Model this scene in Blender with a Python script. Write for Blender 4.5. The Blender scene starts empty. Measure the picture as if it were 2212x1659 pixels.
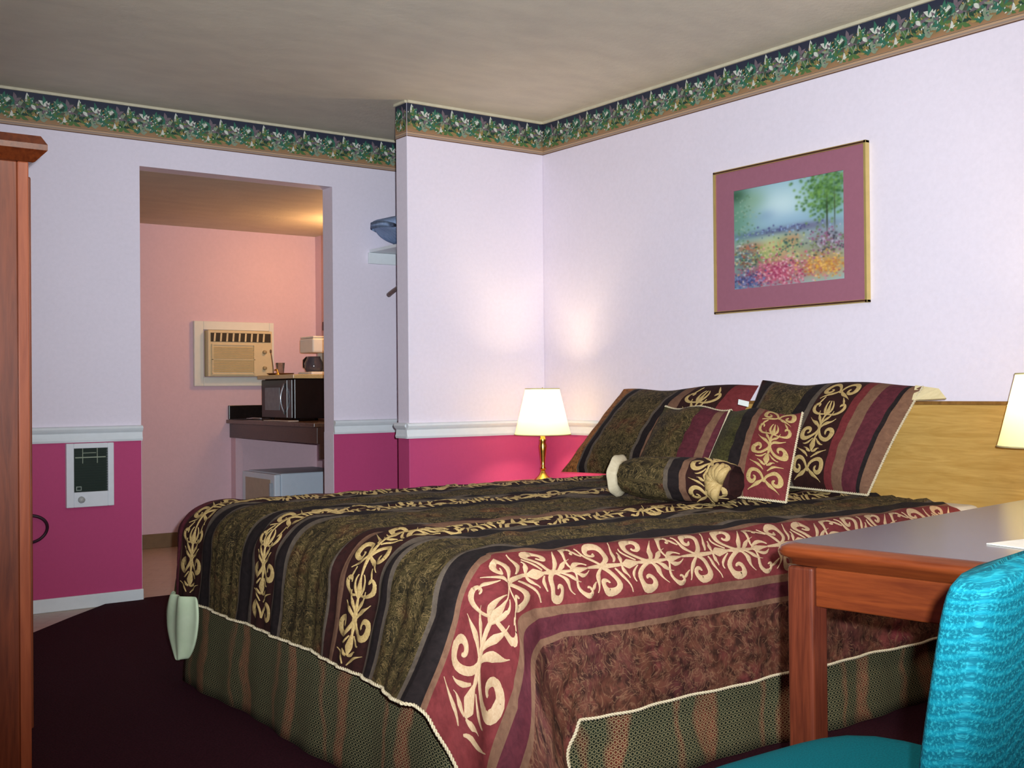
import bpy, math, random
import numpy as np
from mathutils import Vector, Matrix

# ------------------------------------------------------------------ camera, world, light, exposure
scene = bpy.context.scene
col = scene.collection
F_PX, YAW, PITCH, ROLL, CAM_H = 2470.12, .6276, .0061, -.0085, 1.0175
_f = Vector((math.sin(YAW) * math.cos(PITCH), math.cos(YAW) * math.cos(PITCH), math.sin(PITCH)))
_r0 = Vector((math.cos(YAW), -math.sin(YAW), 0))
_u0 = _r0.cross(_f)
CR = _r0 * math.cos(ROLL) + _u0 * math.sin(ROLL)
CU = -_r0 * math.sin(ROLL) + _u0 * math.cos(ROLL)
CF = _f
cam_d = bpy.data.cameras.new('camera'); cam = bpy.data.objects.new('camera', cam_d); col.objects.link(cam)
cam_d.sensor_width = 36; cam_d.lens = F_PX * 36 / 2212; cam_d.clip_start = .05
cam.matrix_world = Matrix(((CR.x, CU.x, -CF.x, 0), (CR.y, CU.y, -CF.y, 0), (CR.z, CU.z, -CF.z, CAM_H), (0, 0, 0, 1)))
scene.camera = cam
world = bpy.data.worlds.new('world'); scene.world = world; world.use_nodes = True
world.node_tree.nodes['Background'].inputs[0].default_value = (.75, .8, 1, 1)
world.node_tree.nodes['Background'].inputs[1].default_value = .05
vs = scene.view_settings
vs.view_transform = 'Standard'; vs.look = 'None'; vs.gamma = 1; vs.use_curve_mapping = False; vs.exposure = 0.0

def light(name, kind, loc, power, color, size=.05, aim=None, spot=None):
    d = bpy.data.lights.new(name, kind); d.energy = power; d.color = color
    if kind == 'AREA': d.size = size
    else: d.shadow_soft_size = size
    o = bpy.data.objects.new(name, d); col.objects.link(o); o.location = loc
    if aim is not None: o.rotation_euler = (Vector(aim) - Vector(loc)).to_track_quat('-Z', 'Y').to_euler()
    if spot: d.spot_size = spot[0]; d.spot_blend = spot[1]
    return o
_fl = Vector((0, 0, CAM_H)) + CR * .05 + CU * .045
light('camera_flash', 'SPOT', _fl, 930, (.86, .94, 1.0), .012, aim=_fl + CF * 4 + CR * .12 + CU * .62, spot=(math.radians(78), 1.0))
# inferred ceiling light of the main room, unseen behind the camera
light('room_light', 'AREA', (1.2, .2, 2.38), 38, (1, .88, .76), .9, aim=(1.2, .2, 0))

# ------------------------------------------------------------------ helpers
def srgb(r, g, b):
    def c(x):
        x /= 255
        return x / 12.92 if x <= .04045 else ((x + .055) / 1.055) ** 2.4
    return (c(r), c(g), c(b), 1)

class NT:
    def __init__(s, name):
        s.m = bpy.data.materials.new(name); s.m.use_nodes = True
        s.t = s.m.node_tree; s.b = s.t.nodes['Principled BSDF']; s.out = s.t.nodes['Material Output']
    def n(s, k, **kw):
        nd = s.t.nodes.new(k)
        for a, v in kw.items():
            if a.startswith('_'): setattr(nd, a[1:], v)
            else: nd.inputs[a.replace('__', ' ')].default_value = v
        return nd
    def l(s, a, b): s.t.links.new(a, b)
    def coord(s, kind='Object', scale=(1, 1, 1), rot=(0, 0, 0)):
        tc = s.n('ShaderNodeTexCoord'); mp = s.n('ShaderNodeMapping'); mp.inputs['Scale'].default_value = scale
        mp.inputs['Rotation'].default_value = rot
        s.l(tc.outputs[kind], mp.inputs[0]); return mp.outputs[0]
    def noise(s, vec, scale, detail=3, rough=.5, dist=0):
        nd = s.n('ShaderNodeTexNoise', Scale=scale, Detail=detail, Roughness=rough, Distortion=dist); s.l(vec, nd.inputs['Vector']); return nd.outputs['Fac']
    def ramp(s, fac, stops, interp='LINEAR'):
        nd = s.n('ShaderNodeValToRGB'); cr = nd.color_ramp; cr.interpolation = interp
        while len(cr.elements) < len(stops): cr.elements.new(.5)
        for e, (p, c) in zip(cr.elements, stops): e.position = p; e.color = c
        s.l(fac, nd.inputs[0]); return nd.outputs[0]
    def mix(s, fac, a, b, mode='MIX'):
        nd = s.t.nodes.new('ShaderNodeMix'); nd.data_type = 'RGBA'; nd.blend_type = mode
        for sock, v in ((nd.inputs[0], fac), (nd.inputs[6], a), (nd.inputs[7], b)):
            if hasattr(v, 'node'): s.l(v, sock)
            else: sock.default_value = v
        return nd.outputs[2]
    def math(s, op, a, b=0.0, c=None):
        nd = s.n('ShaderNodeMath', _operation=op)
        for sock, v in zip(nd.inputs, (a, b, c)):
            if v is None: continue
            if hasattr(v, 'node'): s.l(v, sock)
            else: sock.default_value = v
        return nd.outputs[0]
    def bump(s, h, strength=.3, dist=.01):
        nd = s.n('ShaderNodeBump', Strength=strength, Distance=dist); s.l(h, nd.inputs['Height']); s.l(nd.outputs[0], s.b.inputs['Normal'])
    def set(s, **kw):
        for a, v in kw.items(): s.b.inputs[a.replace('__', ' ')].default_value = v
        return s
    def base(s, c):
        if hasattr(c, 'node'): s.l(c, s.b.inputs['Base Color'])
        else: s.b.inputs['Base Color'].default_value = c
        return s

def plain(name, c, rough=.6, var=.06, nscale=30, metal=0, spec=.4, bump=0, **kw):
    t = NT(name); v = t.coord()
    f = t.noise(v, nscale)
    a = tuple(x * (1 - var) for x in c[:3]) + (1,); b = tuple(min(1, x * (1 + var)) for x in c[:3]) + (1,)
    t.base(t.ramp(f, [(.3, a), (.7, b)])); t.set(Roughness=rough, Metallic=metal)
    t.b.inputs['Specular IOR Level'].default_value = spec
    for k, v2 in kw.items(): t.b.inputs[k.replace('__', ' ')].default_value = v2
    if bump: t.bump(f, bump, .002)
    return t.m

def wood(name, dark, light_, scale=(1, 1, 1), rough=.3, grain=18, dist=2.0, coat=.3):
    t = NT(name); v = t.coord(scale=scale)
    f = t.noise(v, grain, 5, .6, dist); f2 = t.noise(v, grain * 3.3, 3)
    mixf = t.math('ADD', t.math('MULTIPLY', f, .75), t.math('MULTIPLY', f2, .25))
    t.base(t.ramp(mixf, [(.35, dark), (.65, light_)])); t.set(Roughness=rough); t.b.inputs['Coat Weight'].default_value = coat
    t.b.inputs['Coat Roughness'].default_value = .15
    t.bump(mixf, .1, .002); return t.m

FK = .62
def dk_(c, k): return tuple(x * k for x in c[:3]) + (1,)
def fabric_plain(name, c, c2=None, sheen=.3, rough=.85, scale=60, k=None):
    k = FK if k is None else k; c = dk_(c, k); c2 = dk_(c2, k) if c2 else None; sheen = 0
    t = NT(name); v = t.coord('UV')
    f = t.noise(v, scale, 4, .6, .6); w = t.noise(v, 900, 1)
    c2 = c2 or tuple(x * 1.45 for x in c[:3]) + (1,)
    t.base(t.ramp(f, [(.3, c), (.72, c2)])); t.set(Roughness=rough); t.b.inputs['Sheen Weight'].default_value = sheen
    t.b.inputs['Specular IOR Level'].default_value = .2
    t.bump(w, .25, .001); return t.m

def paisley(name, ground, ground2, line, accent, scale=1.0, amt=.85):
    """dense swirling tapestry weave: contour lines of noise at two sizes over a mottled ground"""
    ground, ground2, line, accent = (dk_(q, FK * .95) for q in (ground, ground2, line, accent))
    t = NT(name); v = t.coord('UV')
    n1 = t.noise(v, 15 * scale, 3, .55, 1.6); n2 = t.noise(v, 42 * scale, 2, .5, 1.2)
    g = t.ramp(t.noise(v, 7 * scale, 3), [(.32, ground), (.55, ground2), (.72, accent)])
    def lines(n, k, w):
        fr = t.math('FRACT', t.math('MULTIPLY', n, k)); d = t.math('ABSOLUTE', t.math('SUBTRACT', fr, .5))
        return t.ramp(d, [(0, (1, 1, 1, 1)), (w, (0, 0, 0, 1))])
    la = lines(n1, 9, .13); lb = lines(n2, 7, .17)
    spots = t.ramp(t.noise(v, 26 * scale, 2), [(.42, (0, 0, 0, 1)), (.6, (1, 1, 1, 1))])
    m = t.math('MAXIMUM', t.math('MULTIPLY', la, amt), t.math('MULTIPLY', t.math('MULTIPLY', lb, spots), amt))
    dk = t.ramp(t.noise(v, 55 * scale, 2), [(.35, (.35, .35, .35, 1)), (.6, (1.25, 1.25, 1.25, 1))])
    t.base(t.mix(m, t.mix(1.0, g, dk, 'MULTIPLY'), line)); t.set(Roughness=.8); t.b.inputs['Specular IOR Level'].default_value = .2
    t.bump(m, .3, .001); return t.m

def rings(name, green, rust, line, size=.0145, stripe=.33, hgt=True):
    """small linked rings woven on green with rust vertical stripes"""
    green, rust, line = (dk_(q, .8) for q in (green, rust, line))
    t = NT(name); tc = t.n('ShaderNodeTexCoord'); sp = t.n('ShaderNodeSeparateXYZ'); t.l(tc.outputs['UV'], sp.inputs[0])
    u = t.math('DIVIDE', sp.outputs[0], size); w = t.math('DIVIDE', sp.outputs[1], size * .86)
    row = t.math('FLOOR', w); off = t.math('MULTIPLY', t.math('MODULO', row, 2.0), .5)
    fu = t.math('SUBTRACT', t.math('FRACT', t.math('ADD', u, off)), .5); fw = t.math('SUBTRACT', t.math('FRACT', w), .5)
    d = t.math('SQRT', t.math('ADD', t.math('MULTIPLY', fu, fu), t.math('MULTIPLY', fw, fw)))
    ring = t.ramp(t.math('ABSOLUTE', t.math('SUBTRACT', d, .38)), [(.05, (1, 1, 1, 1)), (.13, (0, 0, 0, 1))])
    su = t.math('FRACT', t.math('ADD', t.math('DIVIDE', sp.outputs[0], stripe), t.math('MULTIPLY', t.noise(tc.outputs['UV'], 4, 2), .55)))
    st = t.ramp(su, [(.0, (0, 0, 0, 1)), (.42, (0, 0, 0, 1)), (.47, (1, 1, 1, 1)), (.60, (.8, .8, .8, 1)), (.66, (0, 0, 0, 1)), (.80, (0, 0, 0, 1)), (.84, (.7, .7, .7, 1)), (.9, (0, 0, 0, 1))])
    mott = t.ramp(t.noise(tc.outputs['UV'], 40, 2), [(.35, (.45, .45, .45, 1)), (.65, (1.2, 1.2, 1.2, 1))])
    g = t.mix(1.0, t.mix(st, green, rust), mott, 'MULTIPLY')
    ln = t.mix(st, line, tuple(min(1, a * 1.2 + b * .8) for a, b in zip(line[:3], rust[:3])) + (1,))
    t.base(t.mix(t.math('MULTIPLY', ring, .85), g, ln)); t.set(Roughness=.85); t.b.inputs['Specular IOR Level'].default_value = .2
    t.bump(ring, .25, .001); return t.m

class MB:
    def __init__(s): s.v = []; s.f = []; s.m = []; s.uv = []; s.sm = []
    def add(s, vs_, fs, mat=0, uv=None, smooth=False):
        b = len(s.v); s.v += [tuple(p) for p in vs_]; s.uv += list(uv) if uv is not None else [(p[0] + p[1] * .37, p[2] + p[1]) for p in vs_]
        for i, f in enumerate(fs):
            s.f.append([b + k for k in f]); s.m.append(mat[i] if isinstance(mat, (list, tuple)) else mat); s.sm.append(smooth)
        return s
    def box(s, lo, hi, mat=0):
        x0, y0, z0 = lo; x1, y1, z1 = hi
        v = [(x0, y0, z0), (x1, y0, z0), (x1, y1, z0), (x0, y1, z0), (x0, y0, z1), (x1, y0, z1), (x1, y1, z1), (x0, y1, z1)]
        return s.add(v, [(0, 3, 2, 1), (4, 5, 6, 7), (0, 1, 5, 4), (1, 2, 6, 5), (2, 3, 7, 6), (3, 0, 4, 7)], mat)
    def quad(s, a, b, c, d, mat=0, uv=None): return s.add([a, b, c, d], [(0, 1, 2, 3)], mat, uv)
    def tube(s, pts, r, n=8, mat=0, caps=True, closed=False):
        P = [Vector(p) for p in pts]; k = len(P); rs = r if isinstance(r, (list, tuple)) else [r] * k
        vs_ = []; up = Vector((0, 0, 1)); prev = None
        for i in range(k):
            if closed: t = P[(i + 1) % k] - P[i - 1]
            else: t = P[min(i + 1, k - 1)] - P[max(i - 1, 0)]
            t.normalize()
            if prev is None:
                a = t.cross(up) if abs(t.z) < .9 else t.cross(Vector((1, 0, 0)))
            else: a = prev - t * prev.dot(t)
            a.normalize(); prev = a; b = t.cross(a)
            for j in range(n):
                th = 2 * math.pi * j / n; vs_.append(P[i] + (a * math.cos(th) + b * math.sin(th)) * rs[i])
        fs = []
        for i in range(k if closed else k - 1):
            for j in range(n):
                i2 = (i + 1) % k; fs.append((i * n + j, i * n + (j + 1) % n, i2 * n + (j + 1) % n, i2 * n + j))
        if caps and not closed: fs.append(tuple(range(n - 1, -1, -1))); fs.append(tuple((k - 1) * n + j for j in range(n)))
        return s.add(vs_, fs, mat, smooth=True)
    def lathe(s, prof, c, n=32, mat=0, smooth=True, sx=1, sy=1):
        vs_ = []
        for r, z in prof:
            for j in range(n):
                th = 2 * math.pi * j / n; vs_.append((c[0] + r * math.cos(th) * sx, c[1] + r * math.sin(th) * sy, c[2] + z))
        fs = [(i * n + j, i * n + (j + 1) % n, (i + 1) * n + (j + 1) % n, (i + 1) * n + j) for i in range(len(prof) - 1) for j in range(n)]
        if prof[0][0] > 1e-6: fs.append(tuple(range(n - 1, -1, -1)))
        if prof[-1][0] > 1e-6: fs.append(tuple((len(prof) - 1) * n + j for j in range(n)))
        return s.add(vs_, fs, mat, smooth=smooth)
    def prism(s, poly, z0, z1, mat=0):
        n = len(poly); v = [(x, y, z0) for x, y in poly] + [(x, y, z1) for x, y in poly]
        return s.add(v, [tuple(range(n - 1, -1, -1)), tuple(range(n, 2 * n))] + [(i, (i + 1) % n, n + (i + 1) % n, n + i) for i in range(n)], mat)
    def build(s, name, mats, parent=None, origin=None, bevel=0, segs=2, auto=None):
        if not isinstance(mats, (list, tuple)): mats = [mats]
        org = Vector(origin) if origin is not None else (root_of(parent) if parent is not None else Vector((0, 0, 0)))
        me = bpy.data.meshes.new(name)
        me.from_pydata([(p[0] - org.x, p[1] - org.y, p[2] - org.z) for p in s.v], [], s.f)
        for m in mats: me.materials.append(m)
        me.polygons.foreach_set('material_index', s.m); me.polygons.foreach_set('use_smooth', s.sm)
        ul = me.uv_layers.new(name='UVMap'); li = np.empty(len(me.loops), np.int32); me.loops.foreach_get('vertex_index', li)
        uv = np.array(s.uv, np.float32)[li]; ul.data.foreach_set('uv', uv.ravel())
        me.update()
        o = bpy.data.objects.new(name, me); col.objects.link(o)
        if parent is not None: o.parent = parent
        else: o.location = org
        if bevel:
            md = o.modifiers.new('Bevel', 'BEVEL'); md.width = bevel; md.segments = segs; md.limit_method = 'ANGLE'; md.harden_normals = False
        return o

def root_of(p):
    while p.parent is not None: p = p.parent
    return Vector(p.location)

def tag(o, label=None, cat=None, group=None, kind=None):
    for k, v in (('label', label), ('category', cat), ('group', group), ('kind', kind)):
        if v: o[k] = v
    return o
def thing(name, loc, label, cat, group=None, rz=0):
    o = bpy.data.objects.new(name, None); col.objects.link(o); o.location = loc; o.rotation_euler = (0, 0, rz); o.empty_display_size = .1
    return tag(o, label, cat, group)
def struct(o): o['kind'] = 'structure'; return o
class Loc(MB):
    """local coordinates of a rotated thing"""
    def build(s, name, mats, parent=None, **kw): return MB.build(s, name, mats, parent, origin=(0, 0, 0), **kw)

def sn(x, y, k=0):
    """cheap smooth pseudo-noise in [-1,1]"""
    return (math.sin(x * 1.7 + 1.3 * math.sin(y * 1.1 + k) + k) + math.sin(y * 2.3 + 1.1 * math.sin(x * .9 + 2 * k) + 1.7 * k) + math.sin((x + y) * 3.1 + k * 3)) / 3

# ------------------------------------------------------------------ materials of the room
H = 2.44; XW, YC, XC, TC, YL, YB = 3.697, 4.80, 2.862, .108, 5.618, 7.5
HB = 2.140          # ceiling height of the back room
def wall_paint(name, c, var=.035, rough=.55):
    t = NT(name); v = t.coord(); f = t.noise(v, 55, 4, .6); g = t.noise(v, 3.0, 2)
    m = t.math('ADD', t.math('MULTIPLY', f, .7), t.math('MULTIPLY', g, .3))
    t.base(t.ramp(m, [(.3, tuple(x * (1 - var) for x in c[:3]) + (1,)), (.7, tuple(x * (1 + var) for x in c[:3]) + (1,))]))
    t.set(Roughness=rough); t.b.inputs['Specular IOR Level'].default_value = .25; t.bump(f, .25, .002); return t.m
M_UP = wall_paint('pink_lavender_paint', srgb(233, 224, 237))
M_LOW = wall_paint('raspberry_paint', srgb(190, 72, 120))
M_BACK = wall_paint('rose_paint', srgb(218, 186, 195))
M_TRIM = plain('white_trim_paint', srgb(226, 232, 236), .4, .02)
t = NT('ceiling_texture'); v = t.coord(); f = t.noise(v, 38, 5, .65)
t.base(t.ramp(t.noise(t.coord(scale=(1, 2.2, 1)), 5, 3), [(.3, srgb(196, 186, 168)), (.7, srgb(206, 196, 176))])); t.set(Roughness=.75); t.bump(f, .5, .004); M_CEIL = t.m
t = NT('vinyl_floor'); v = t.coord(rot=(0, 0, .6)); br = t.n('ShaderNodeTexBrick', Scale=3.2); t.l(v, br.inputs['Vector'])
br.inputs['Color1'].default_value = srgb(188, 164, 142); br.inputs['Color2'].default_value = srgb(176, 150, 130); br.inputs['Mortar'].default_value = srgb(158, 130, 112); br.inputs['Mortar Size'].default_value = .012
t.base(t.mix(t.noise(v, 20), br.outputs[0], srgb(196, 176, 160))); t.set(Roughness=.35); M_VINYL = t.m
t = NT('maroon_carpet'); v = t.coord(); f = t.noise(v, 160, 3, .7)
t.base(t.ramp(f, [(.3, srgb(38, 14, 24)), (.7, srgb(66, 26, 38))])); t.set(Roughness=.95); t.b.inputs['Specular IOR Level'].default_value = .1; t.bump(f, .9, .01); M_CARPET = t.m
M_COVE = plain('brown_cove_base', srgb(120, 96, 70), .5)

# ------------------------------------------------------------------ room shell
def wall_split(name, x0, x1, y0, y1, z1=H, zs=.80, z0=0, up=M_UP, low=M_LOW):
    b = MB(); b.box((x0, y0, z0), (x1, y1, zs), 1); b.box((x0, y0, zs), (x1, y1, z1), 0)
    return struct(b.build(name, [up, low]))
WL = -.7; YN = -1.6
struct(MB().box((WL - .1, YN - .1, -.1), (XW + .1, YB + .12, 0), 0).build('floor', M_VINYL))
struct(MB().box((WL - .1, YN - .1, H), (XW + .1, YL + .001, H + .1), 0).build('ceiling', M_CEIL))
wall_split('wall_right', XW, XW + .1, YN - .1, YL + .115)
wall_split('wall_left', WL - .1, WL, YN - .1, YL + .115)
wall_split('wall_near', WL, XW, YN - .1, YN)
# far wall with the opening to the back room
OX0, OX1, OZ = 1.823, 2.874, 2.140
b = MB()
for x0, x1 in ((WL, OX0), (OX1, XW)):
    b.box((x0, YL, 0), (x1, YL + .115, .80), 1); b.box((x0, YL, .80), (x1, YL + .115, H), 0)
b.box((OX0, YL, OZ), (OX1, YL + .115, H), 0)
b.box((OX0, YL + .003, .0), (OX0 + .002, YL + .115, .80), 0); b.box((OX1 - .002, YL + .003, .0), (OX1, YL + .115, .80), 0)
struct(b.build('wall_far', [M_UP, M_LOW]))
# partition of the wardrobe alcove
b = MB(); b.box((XC, YC, 0), (XW, YC + TC, .80), 1); b.box((XC, YC, .80), (XW, YC + TC, H), 0)
struct(b.build('wall_partition', [M_UP, M_LOW], bevel=.004))
# back room
struct(MB().box((1.0, YB, 0), (XW + .1, YB + .1, HB)).build('wall_back', M_BACK))
struct(MB().box((XW, YL + .116, 0), (XW + .1, YB - .001, HB)).build('wall_back_right', M_BACK))
struct(MB().box((.9, YL + .116, 0), (1.0, YB + .1, HB)).build('wall_back_left', M_BACK))
struct(MB().box((.9, YL + .116, HB), (XW + .1, YB + .1, HB + .1)).build('ceiling_back', M_CEIL))
struct(MB().box((1.001, YB - .012, 0), (3.05, YB, .095)).build('baseboard_back', M_COVE, bevel=.003))
# baseboards
bb = MB().box((WL, YL - .014, 0), (OX0 + .004, YL, .064)).build('baseboard_far', M_TRIM, bevel=.004); struct(bb)
struct(MB().box((OX1, YL - .014, 0), (XW, YL, .064)).build('baseboard_alcove', M_TRIM, bevel=.004))
struct(MB().box((XC - .012, YC - .014, 0), (XW, YC, .064)).build('baseboard_partition', M_TRIM, bevel=.004))
struct(MB().box((XW - .014, YN, 0), (XW, YC - .014, .064)).build('baseboard_right', M_TRIM, bevel=.004))
# carpet with its cut edge
b = MB(); b.prism([(WL + .01, YN + .01), (XW - .02, YN + .01), (XW - .02, YC - .02), (XC - .02, YC - .02), (XC - .02, YL - .016), (2.874, YL + .03), (1.85, YL + .03), (1.80, YL - .016), (1.64, YL - .016), (1.409, 5.358), (1.214, 5.137), (.9, 4.8), (WL + .01, 4.3)], .0005, .012)
struct(b.build('floor_carpet', M_CARPET))

# chair rail: moulded profile swept along a run
RAIL = [(0, .79), (.012, .79), (.016, .80), (.012, .812), (.010, .832), (.020, .842), (.026, .852), (.020, .862), (.006, .866), (0, .866)]
def rail(b, p0, p1, nrm):
    n = len(RAIL)
    for end in range(1):
        vs_ = [(p0[0] + nrm[0] * o, p0[1] + nrm[1] * o, z) for o, z in RAIL] + [(p1[0] + nrm[0] * o, p1[1] + nrm[1] * o, z) for o, z in RAIL]
        b.add(vs_, [(i, (i + 1) % n, n + (i + 1) % n, n + i) for i in range(n)] + [tuple(range(n - 1, -1, -1)), tuple(range(n, 2 * n))])
b = MB(); rail(b, (WL, YL), (OX0 + .003, YL), (0, -1)); struct(b.build('trim_1', M_TRIM))
b = MB(); rail(b, (OX1 - .002, YL), (XW, YL), (0, -1)); struct(b.build('trim_2', M_TRIM))
b = MB(); rail(b, (XC - .02, YC), (XW, YC), (0, -1)); rail(b, (XC, YC + TC), (XC, YC - .001), (-1, 0)); struct(b.build('trim_3', M_TRIM))
b = MB(); rail(b, (XW, YC), (XW, YN), (-1, 0)); struct(b.build('trim_4', M_TRIM))

# ------------------------------------------------------------------ wallpaper border with leaves, under the ceiling
BH = .175
t = NT('border_ground'); uvn = t.coord('UV'); sp = t.n('ShaderNodeSeparateXYZ'); t.l(uvn, sp.inputs[0])
nz = t.noise(uvn, 28, 4, .6); vv = t.math('ADD', sp.outputs[1], t.math('MULTIPLY', t.math('SUBTRACT', nz, .5), .055))
g1 = t.ramp(t.math('DIVIDE', vv, BH), [(.0, srgb(36, 40, 64)), (.22, srgb(38, 44, 62)), (.34, srgb(52, 70, 62)), (.58, srgb(92, 88, 70)), (.70, srgb(140, 116, 76)), (.84, srgb(160, 120, 86))])
g2 = t.ramp(t.math('DIVIDE', sp.outputs[1], BH), [(0, (0, 0, 0, 1)), (.858, (1, 1, 1, 1))], 'CONSTANT')
lines_ = t.ramp(t.math('DIVIDE', sp.outputs[1], BH), [(0, srgb(176, 170, 150)), (.86, srgb(84, 60, 40)), (.875, srgb(188, 154, 122)), (.915, srgb(150, 132, 120)), (.95, srgb(180, 150, 128)), (.975, srgb(96, 66, 52))], 'CONSTANT')
t.base(t.mix(g2, g1, lines_)); t.set(Roughness=.6); M_BORDER = t.m
LEAF = [plain('leaf_' + n, srgb(*c), .6, .12, 80) for n, c in (('teal', (50, 108, 88)), ('green', (78, 112, 62)), ('sage', (132, 146, 122)), ('pale', (206, 208, 196)), ('mauve', (112, 98, 106)), ('ochre', (160, 134, 80)), ('dark', (34, 66, 52)))]
M_CREAM = plain('cream_moulding', srgb(206, 198, 172), .5)
rnd = random.Random(5)
MOTIF = []; ML = .235
def leafshape(cx, cy, L, W, ang, bend):
    pts = []
    for i in range(7):
        q = i / 6; pts.append((q * L, W * math.sin(math.pi * q ** .8) + bend * math.sin(math.pi * q) * L))
    for i in range(5, 0, -1):
        q = i / 6; pts.append((q * L, -W * math.sin(math.pi * q ** .8) * .8 + bend * math.sin(math.pi * q) * L))
    c, s_ = math.cos(ang), math.sin(ang)
    return [(cx + x * c - y * s_, cy + x * s_ + y * c) for x, y in pts]
def sprig(cx, cy, n, L, kinds, spread=2.6, a0=-1.57):
    for i in range(n):
        a = a0 + (i / max(1, n - 1) - .5) * spread + rnd.uniform(-.2, .2)
        MOTIF.append((leafshape(cx + rnd.uniform(-.004, .004), cy + rnd.uniform(-.004, .004), L * rnd.uniform(.75, 1.3), L * rnd.uniform(.16, .27), a, rnd.uniform(-.15, .15)), rnd.choice(kinds)))
for cx, cy, n, L, kinds, sp_, a0 in (
        (.03, .085, 9, .042, (0, 0, 1, 6), 3.2, -1.5), (.035, .06, 6, .034, (0, 2, 3), 2.4, -1.5), (.085, .09, 8, .034, (4, 2, 1), 4.5, -1.2), (.12, .058, 4, .040, (2, 3, 4), 1.2, -.9),
        (.13, .115, 8, .038, (1, 6, 5), 4.0, -1.5), (.17, .085, 9, .042, (1, 0, 2, 4), 4.4, -1.6), (.205, .11, 8, .036, (0, 1, 6, 2), 3.6, -1.57), (.065, .125, 7, .03, (1, 5, 2), 3.6, -1.2), (.2, .068, 4, .036, (0, 3, 2), 1.6, -1.4), (.155, .13, 5, .026, (5, 1, 3), 3, -1.5)):
    sprig(cx, cy, n, L, kinds, sp_, a0)
for cx, cy, n, L, kinds in ((.02, .11, 7, .036, (1, 6, 0)), (.075, .062, 5, .036, (0, 2, 4)), (.10, .125, 8, .036, (6, 1, 1, 2)), (.145, .07, 6, .036, (0, 1, 3)), (.185, .13, 7, .034, (0, 6, 2)), (.22, .085, 6, .034, (2, 0, 4)), (.05, .135, 5, .03, (2, 3, 1))):
    sprig(cx, cy, n, L, kinds, 4.6, -1.57)
for i in range(60):
    cx, cy = rnd.uniform(0, ML), rnd.uniform(.05, .135)
    MOTIF.append((leafshape(cx, cy, rnd.uniform(.006, .014), .0028, rnd.uniform(0, 6.28), 0), rnd.choice((3, 3, 2, 5, 4))))
def border(b, p0, p1, nrm, phase=0.0):
    d = Vector((p1[0] - p0[0], p1[1] - p0[1], 0)); L = d.length; d /= L; n = Vector((nrm[0], nrm[1], 0)); o0 = Vector((p0[0], p0[1], H))
    def P(l, v_, o): q = o0 + d * l + n * o; return (q.x, q.y, H - v_)
    b.add([P(0, .008, .0015), P(L, .008, .0015), P(L, BH, .0015), P(0, BH, .0015)], [(0, 1, 2, 3)], 0, [(phase, .008), (phase + L, .008), (phase + L, BH), (phase, BH)])
    # solid edge of the paper and the thin cream bead above it
    b.add([P(0, BH, 0), P(L, BH, 0), P(L, BH, .0015), P(0, BH, .0015)], [(0, 1, 2, 3)], 0)
    q0, q1 = P(0, 0, 0), P(L, .016, .012)
    b.box((min(q0[0], q1[0]), min(q0[1], q1[1]), H - .013), (max(q0[0], q1[0]), max(q0[1], q1[1]), H - .0005), 8)
    k0 = int(phase / ML) - 1; k1 = int((phase + L) / ML) + 1
    for k in range(k0, k1 + 1):
        for i, (poly, mi) in enumerate(MOTIF):
            pts = [(x + k * ML - phase, y) for x, y in poly]
            if min(p[0] for p in pts) < 0 or max(p[0] for p in pts) > L: continue
            pts = [(x, min(max(y, .015), BH - .03)) for x, y in pts]
            o = .0018 + .00003 * i
            b.add([P(x, y, o) for x, y in pts], [tuple(range(len(pts)))], 1 + mi, [(x, y) for x, y in pts])
BM = [M_BORDER] + LEAF + [M_CREAM]
b = MB(); border(b, (.0, YL), (XW, YL), (0, -1)); struct(b.build('trim_5', BM))
b = MB(); border(b, (XC, YC), (XW, YC), (0, -1), .1); border(b, (XC, YC + TC), (XC, YC), (-1, 0), 0.0); struct(b.build('trim_6', BM))
b = MB(); border(b, (XW, YC), (XW, .2), (-1, 0), .93); struct(b.build('trim_7', BM))

# ------------------------------------------------------------------ scroll embroidery, drawn on any cloth surface
def arm(side, pts):  return [(side * w, l) for w, l in pts]
def spiral(cx, cy, r0, r1, a0, a1, n=14):
    return [(cx + (r0 + (r1 - r0) * i / n) * math.cos(a0 + (a1 - a0) * i / n), cy + (r0 + (r1 - r0) * i / n) * math.sin(a0 + (a1 - a0) * i / n)) for i in range(n + 1)]
def bez(p0, p1, p2, p3, n=12):
    o = []
    for i in range(n + 1):
        q = i / n; a = (1 - q) ** 3; b_ = 3 * (1 - q) ** 2 * q; c = 3 * (1 - q) * q * q; d = q ** 3
        o.append((a * p0[0] + b_ * p1[0] + c * p2[0] + d * p3[0], a * p0[1] + b_ * p1[1] + c * p2[1] + d * p3[1]))
    return o
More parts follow.
